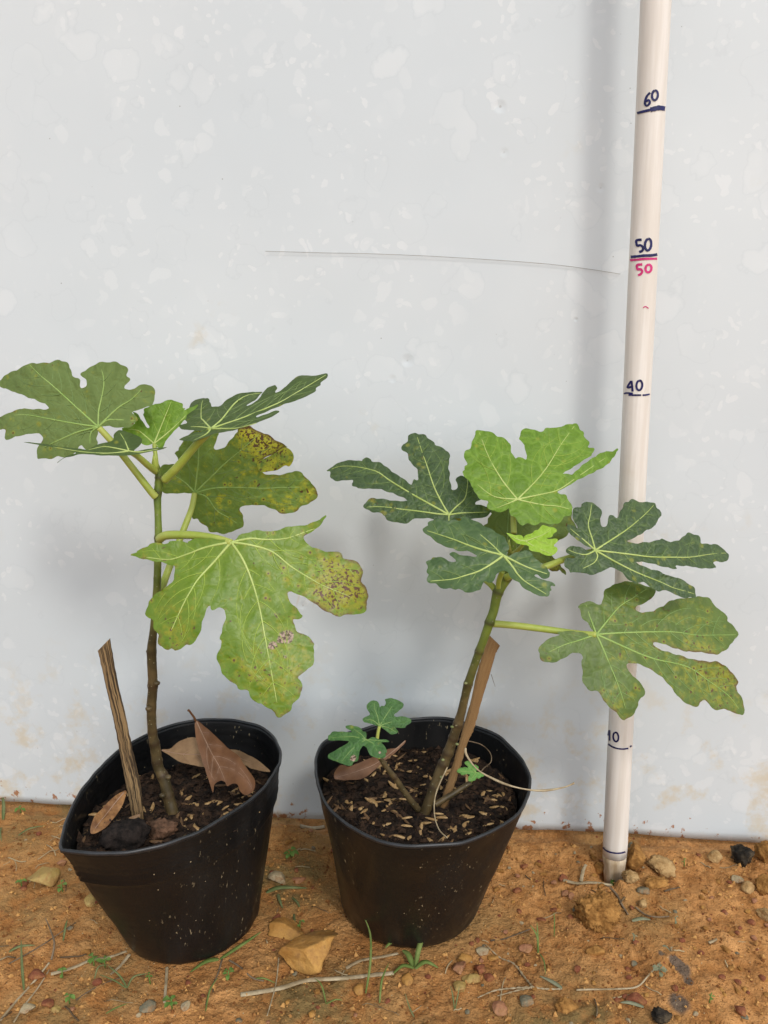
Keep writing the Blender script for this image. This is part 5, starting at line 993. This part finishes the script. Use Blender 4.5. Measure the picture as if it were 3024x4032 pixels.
straw('twig', 'thin brown twig from the pinched pot to the lower grass', 'twig', GL, [(990, 805), (1040, 845), (1090, 885), (1140, 905)], 9, 'straw_dark', .7, .8)
straw('straw', 'pale upright straw stub below the pinched pot', 'straw', GL, [(722, 835), (718, 900), (712, 1005)], 14, 'straw', .8)
straw('straw', 'split straw under the front of the pinched pot', 'straw', GL, [(560, 780), (520, 830), (480, 880)], 16, 'straw', .6)
straw('twig', 'fine twig slanting at the bottom left of centre', 'twig', GL, [(330, 990), (400, 950), (480, 910), (520, 885)], 7, 'straw_dark', .6, .8)
straw('twig', 'fine vertical stalk below the orange rock', 'twig', GL, [(1205, 800), (1195, 900), (1180, 980), (1155, 1070)], 6, 'straw', .7, .8)
straw('twig', 'dark twig left of the small grass tuft', 'twig', GR, [(460, 712), (520, 692), (580, 678), (630, 660)], 9, 'straw_dark', .6, .8)
straw('straw', 'grey straw lying left of the stick foot', 'straw', GR, [(775, 462), (830, 480), (900, 482), (985, 492)], 17, 'straw', .8)
straw('straw', 'short upright straw piece left of the stick', 'straw', GR, [(850, 475, .002), (860, 440, .004), (870, 418, .005)], 16, 'straw', .8)
straw('twig', 'dark stem curving from the straw beside the big clod', 'twig', GR, [(960, 488), (1000, 530), (1035, 580), (1052, 618)], 12, 'straw_dark', .7, .8)
straw('twig', 'dark root below the clods right of the stick', 'twig', GR, [(1085, 590), (1130, 620), (1180, 632), (1230, 625)], 8, 'straw_dark', .7, .8)
straw('twig', 'thin twig ending in a leaf right of the stick', 'twig', GR, [(1210, 520), (1245, 505), (1280, 485)], 8, 'straw_dark', .7, .8)
straw('straw', 'short pale stalk at right of the ash stain', 'straw', GR, [(1400, 758), (1420, 745), (1435, 738)], 14, 'straw', .7)
straw('straw', 'long horizontal grass stalk at the bottom right', 'straw', GR, [(830, 950), (900, 945), (1000, 945), (1090, 938), (1140, 890), (1190, 845)], 8, 'straw', .9, .8)
sh = thing('grass_seed_head', 'dry grass seed head with four spread fingers at the bottom', 'seed head', gpt(GR, (640, 942), .001))
for pts in ([(640, 942), (560, 940), (480, 945), (405, 966)], [(640, 942), (580, 952), (490, 970)], [(640, 942), (610, 890), (560, 830), (500, 780), (440, 735)], [(640, 942), (700, 942), (768, 942)]):
    P = crom([gpt(GR, q, .0018) for q in pts], 8); obj('spike', *tube(P, [.0007 * (1 + .6 * math.sin(i * 2.4)) * (1 - .5 * i / len(P)) for i in range(len(P))], 7), M['straw'], sh)
tuft('grass_tuft', 'wide grass blades at the foot of the pinched pot', 'grass', GL, [(22, [(950, 800, .001), (1010, 775, .004), (1080, 745, .007), (1130, 715, .008)]), (26, [(945, 800, .001), (890, 820, .003), (820, 862, .002)]), (10, [(1095, 890, .001), (1140, 898, .002), (1195, 912, .001)])], 'grass')
tuft('grass_tuft', 'broad grass blades between the pots behind the orange rock', 'grass', GL, [(26, [(1150, 512, .001), (1210, 500, .003), (1330, 495, .004)]), (20, [(1200, 520, .001), (1208, 555, .003), (1222, 590, .002)]), (14, [(1262, 530, .001), (1285, 560, .002), (1300, 588, .001)]), (16, [(1270, 600, .001), (1272, 640, .003), (1268, 665, .002)])], 'grass_dull')
tuft('grass_tuft', 'thin grass blade rising right of the orange rock', 'grass', GL, [(16, [(1580, 965, .001), (1600, 890, .012), (1600, 800, .022), (1570, 740, .028)]), (14, [(1640, 1000, .001), (1650, 950, .01), (1680, 900, .015)])], 'grass')
tuft('grass_tuft', 'grass blades at the far left edge by the wall', 'grass', GL, [(22, [(15, 200, .001), (20, 160, .008), (12, 118, .014)]), (14, [(8, 230, .001), (4, 270, .004), (8, 300, .002)]), (12, [(80, 272, .001), (130, 250, .005), (200, 240, .006)])], 'grass_dull')
tuft('grass_tuft', 'dark grass blade at lower left beside the twigs', 'grass', GL, [(18, [(105, 940, .001), (100, 860, .006), (98, 770, .010)]), (18, [(40, 778, .002), (90, 768, .004), (155, 760, .003)]), (14, [(275, 735, .001), (288, 700, .006), (297, 680, .008)])], 'grass_dull')
tuft('grass_tuft', 'small grass tuft left of centre below the pinched pot', 'grass', GL, [(12, [(550, 930, .001), (520, 900, .005), (470, 870, .006)]), (12, [(550, 930, .001), (580, 900, .006), (640, 890, .006)]), (9, [(545, 930, .001), (500, 920, .004), (430, 900, .005)]), (10, [(410, 900, .001), (430, 870, .004), (470, 850, .004)])], 'grass_dull')
tuft('grass_tuft', 'grass blades at the bottom centre by the straw', 'grass', GL, [(12, [(890, 1050, .001), (910, 980, .006), (945, 930, .008)]), (10, [(1410, 1010, .001), (1390, 960, .006), (1360, 930, .008)]), (9, [(1410, 1010, .001), (1450, 1000, .004), (1480, 1000, .003)]), (10, [(460, 1060, .001), (500, 1035, .003), (555, 1010, .003)])], 'grass')
tuft('grass_tuft', 'small upright grass tuft in front of the big clod', 'grass', GR, [(14, [(665, 770, .001), (660, 730, .008), (630, 700, .012)]), (11, [(668, 770, .001), (662, 720, .010), (658, 690, .014)]), (10, [(672, 775, .001), (690, 830, .003), (697, 880, .002)]), (8, [(735, 700, .001), (735, 650, .008), (732, 625, .010)])], 'grass')
tuft('grass_tuft', 'single green blade standing at the stick foot', 'grass', GR, [(24, [(985, 488, .001), (986, 460, .005), (1000, 415, .011)])], 'weed')
tuft('grass_tuft', 'spindly grass at the bottom right of centre', 'grass', GR, [(9, [(305, 1020, .001), (295, 980, .007), (285, 950, .010)]), (9, [(305, 1020, .001), (318, 980, .007), (325, 955, .010)]), (10, [(130, 1060, .001), (110, 1030, .004), (90, 990, .007)])], 'grass_dull')
tuft('weed', 'broad-bladed weed growing at the front of the round pot', 'weed', GR, [(34, [(135, 840, .001), (150, 795, .009), (175, 758, .013), (240, 755, .010)]), (26, [(135, 842, .001), (180, 832, .005), (235, 842, .002)]), (36, [(125, 835, .001), (105, 810, .007), (78, 785, .006)]), (22, [(130, 840, .001), (80, 850, .004), (30, 885, .002)]), (28, [(85, 760, .006), (40, 755, .008), (5, 775, .006)])], 'grass')
tuft('fallen_leaf', 'pale narrow leaf lying right of the big clod', 'leaf', GR, [(22, [(1070, 655, .002), (1110, 652, .003), (1150, 662, .002)])], 'weed_pale')
tuft('fallen_leaf', 'grey narrow leaf at the end of the seed head', 'leaf', GR, [(24, [(768, 940, .002), (725, 918, .003), (672, 885, .002)])], 'weed_pale')
tuft('fallen_leaf', 'grey-green leaf strip at the bottom right straw', 'leaf', GR, [(22, [(1120, 1030, .002), (1060, 1012, .003), (1020, 1003, .002)]), (12, [(1200, 775, .002), (1215, 782, .003), (1235, 805, .002)])], 'weed_pale')
for i, (zc, p_, sp_, nl, mt, lb) in enumerate([(GL, (988, 898), 80, 5, 'weed', 'green four-leaved seedling below the pinched pot'), (GL, (1258, 362), 90, 6, 'weed', 'seedling between the pots near the wall'), (GL, (95, 500), 70, 4, 'weed', 'small seedling left of the yellow stone'), (GL, (272, 512), 70, 4, 'weed', 'small seedling right of the yellow stone'),
        (GL, (408, 842), 85, 5, 'weed', 'seedling on the tan straw at left'), (GL, (272, 892), 66, 4, 'weed', 'tiny seedling below the tan straw'), (GL, (300, 998), 80, 4, 'weed', 'seedling with long leaves at the bottom left'), (GL, (745, 1025), 90, 6, 'weed', 'clump of small leaves left of the white pebble'),
        (GL, (455, 838), 70, 4, 'weed', 'seedling at the foot of the pinched pot'), (GL, (90, 158), 60, 4, 'weed', 'seedling by the wall at far left'), (GL, (1295, 660), 46, 3, 'weed', 'tiny seedling beside the orange rock'), (GL, (650, 905), 44, 3, 'weed', 'tiny two-leaved weed below the pinched pot'),
        (GR, (1192, 890), 90, 7, 'weed_pale', 'dusty grey-green weed at the end of the stalk'), (GR, (1402, 1018), 40, 3, 'weed', 'tiny weed at the bottom right'), (GR, (1255, 668), 34, 3, 'weed_pale', 'tiny grey weed right of the pale leaf'), (GR, (1075, 735), 34, 3, 'weed_pale', 'tiny dull weed below the big clod'), (GR, (1298, 388), 26, 2, 'weed', 'tiny green sprout right of the stick')]):
    seedling(lb, zc, p_, sp_, nl, mt, 800 + i)
# dry grass strand looping out of the round pot
Pst = [on_y(x, y, yy) for x, y, yy in [(1762, 3020, .514), (1718, 3120, .505), (1710, 3200, .497), (1728, 3265, .484), (1762, 3300, .474)]]
tag(obj('dry_grass_strand', *tube(crom(Pst, 8), [.0005] * 33, 6), M['straw']), 'short dry strand hanging in front of the right stem', 'strand')
Pst = [on_y(x, y, yy) for x, y, yy in [(1833, 2945, .512), (1838, 2975, .508), (1880, 3030, .505), (1945, 3068, .500), (2010, 3094, .495), (2085, 3110, .490), (2150, 3112, .488), (2220, 3100, .486), (2262, 3083, .486)]]
C_ = crom(Pst, 8); tag(obj('dry_grass_strand', *tube(C_, [.0007 + .0002 * math.sin(i * .3) for i in range(len(C_))], 6), M['straw']), 'long dry grass strand arching over the right rim of the round pot', 'strand')
Pst = [on_y(x, y, yy) for x, y, yy in [(1845, 2918, .535), (1895, 2932, .55), (1930, 2965, .56), (1933, 3000, .558), (1905, 3025, .55), (1890, 3045, .545)]]
C_ = crom(Pst, 8); tag(obj('dry_grass_strand', *tube(C_, [.0004] * len(C_), 6), M['straw_dark']), 'thin curled fibre inside the back of the round pot', 'strand')
# thread stuck on the wall
C_ = crom([on_wall(x, y) + WNRM * .0022 for x, y in [(1048, 990), (1250, 996), (1450, 1000), (1700, 1010), (1950, 1025), (2150, 1040), (2300, 1058), (2440, 1080)]], 6)
tag(obj('thread', *tube(C_, [.00018] * len(C_), 5), M['thread']), 'thin thread stretched across the wall above the plants', 'thread')
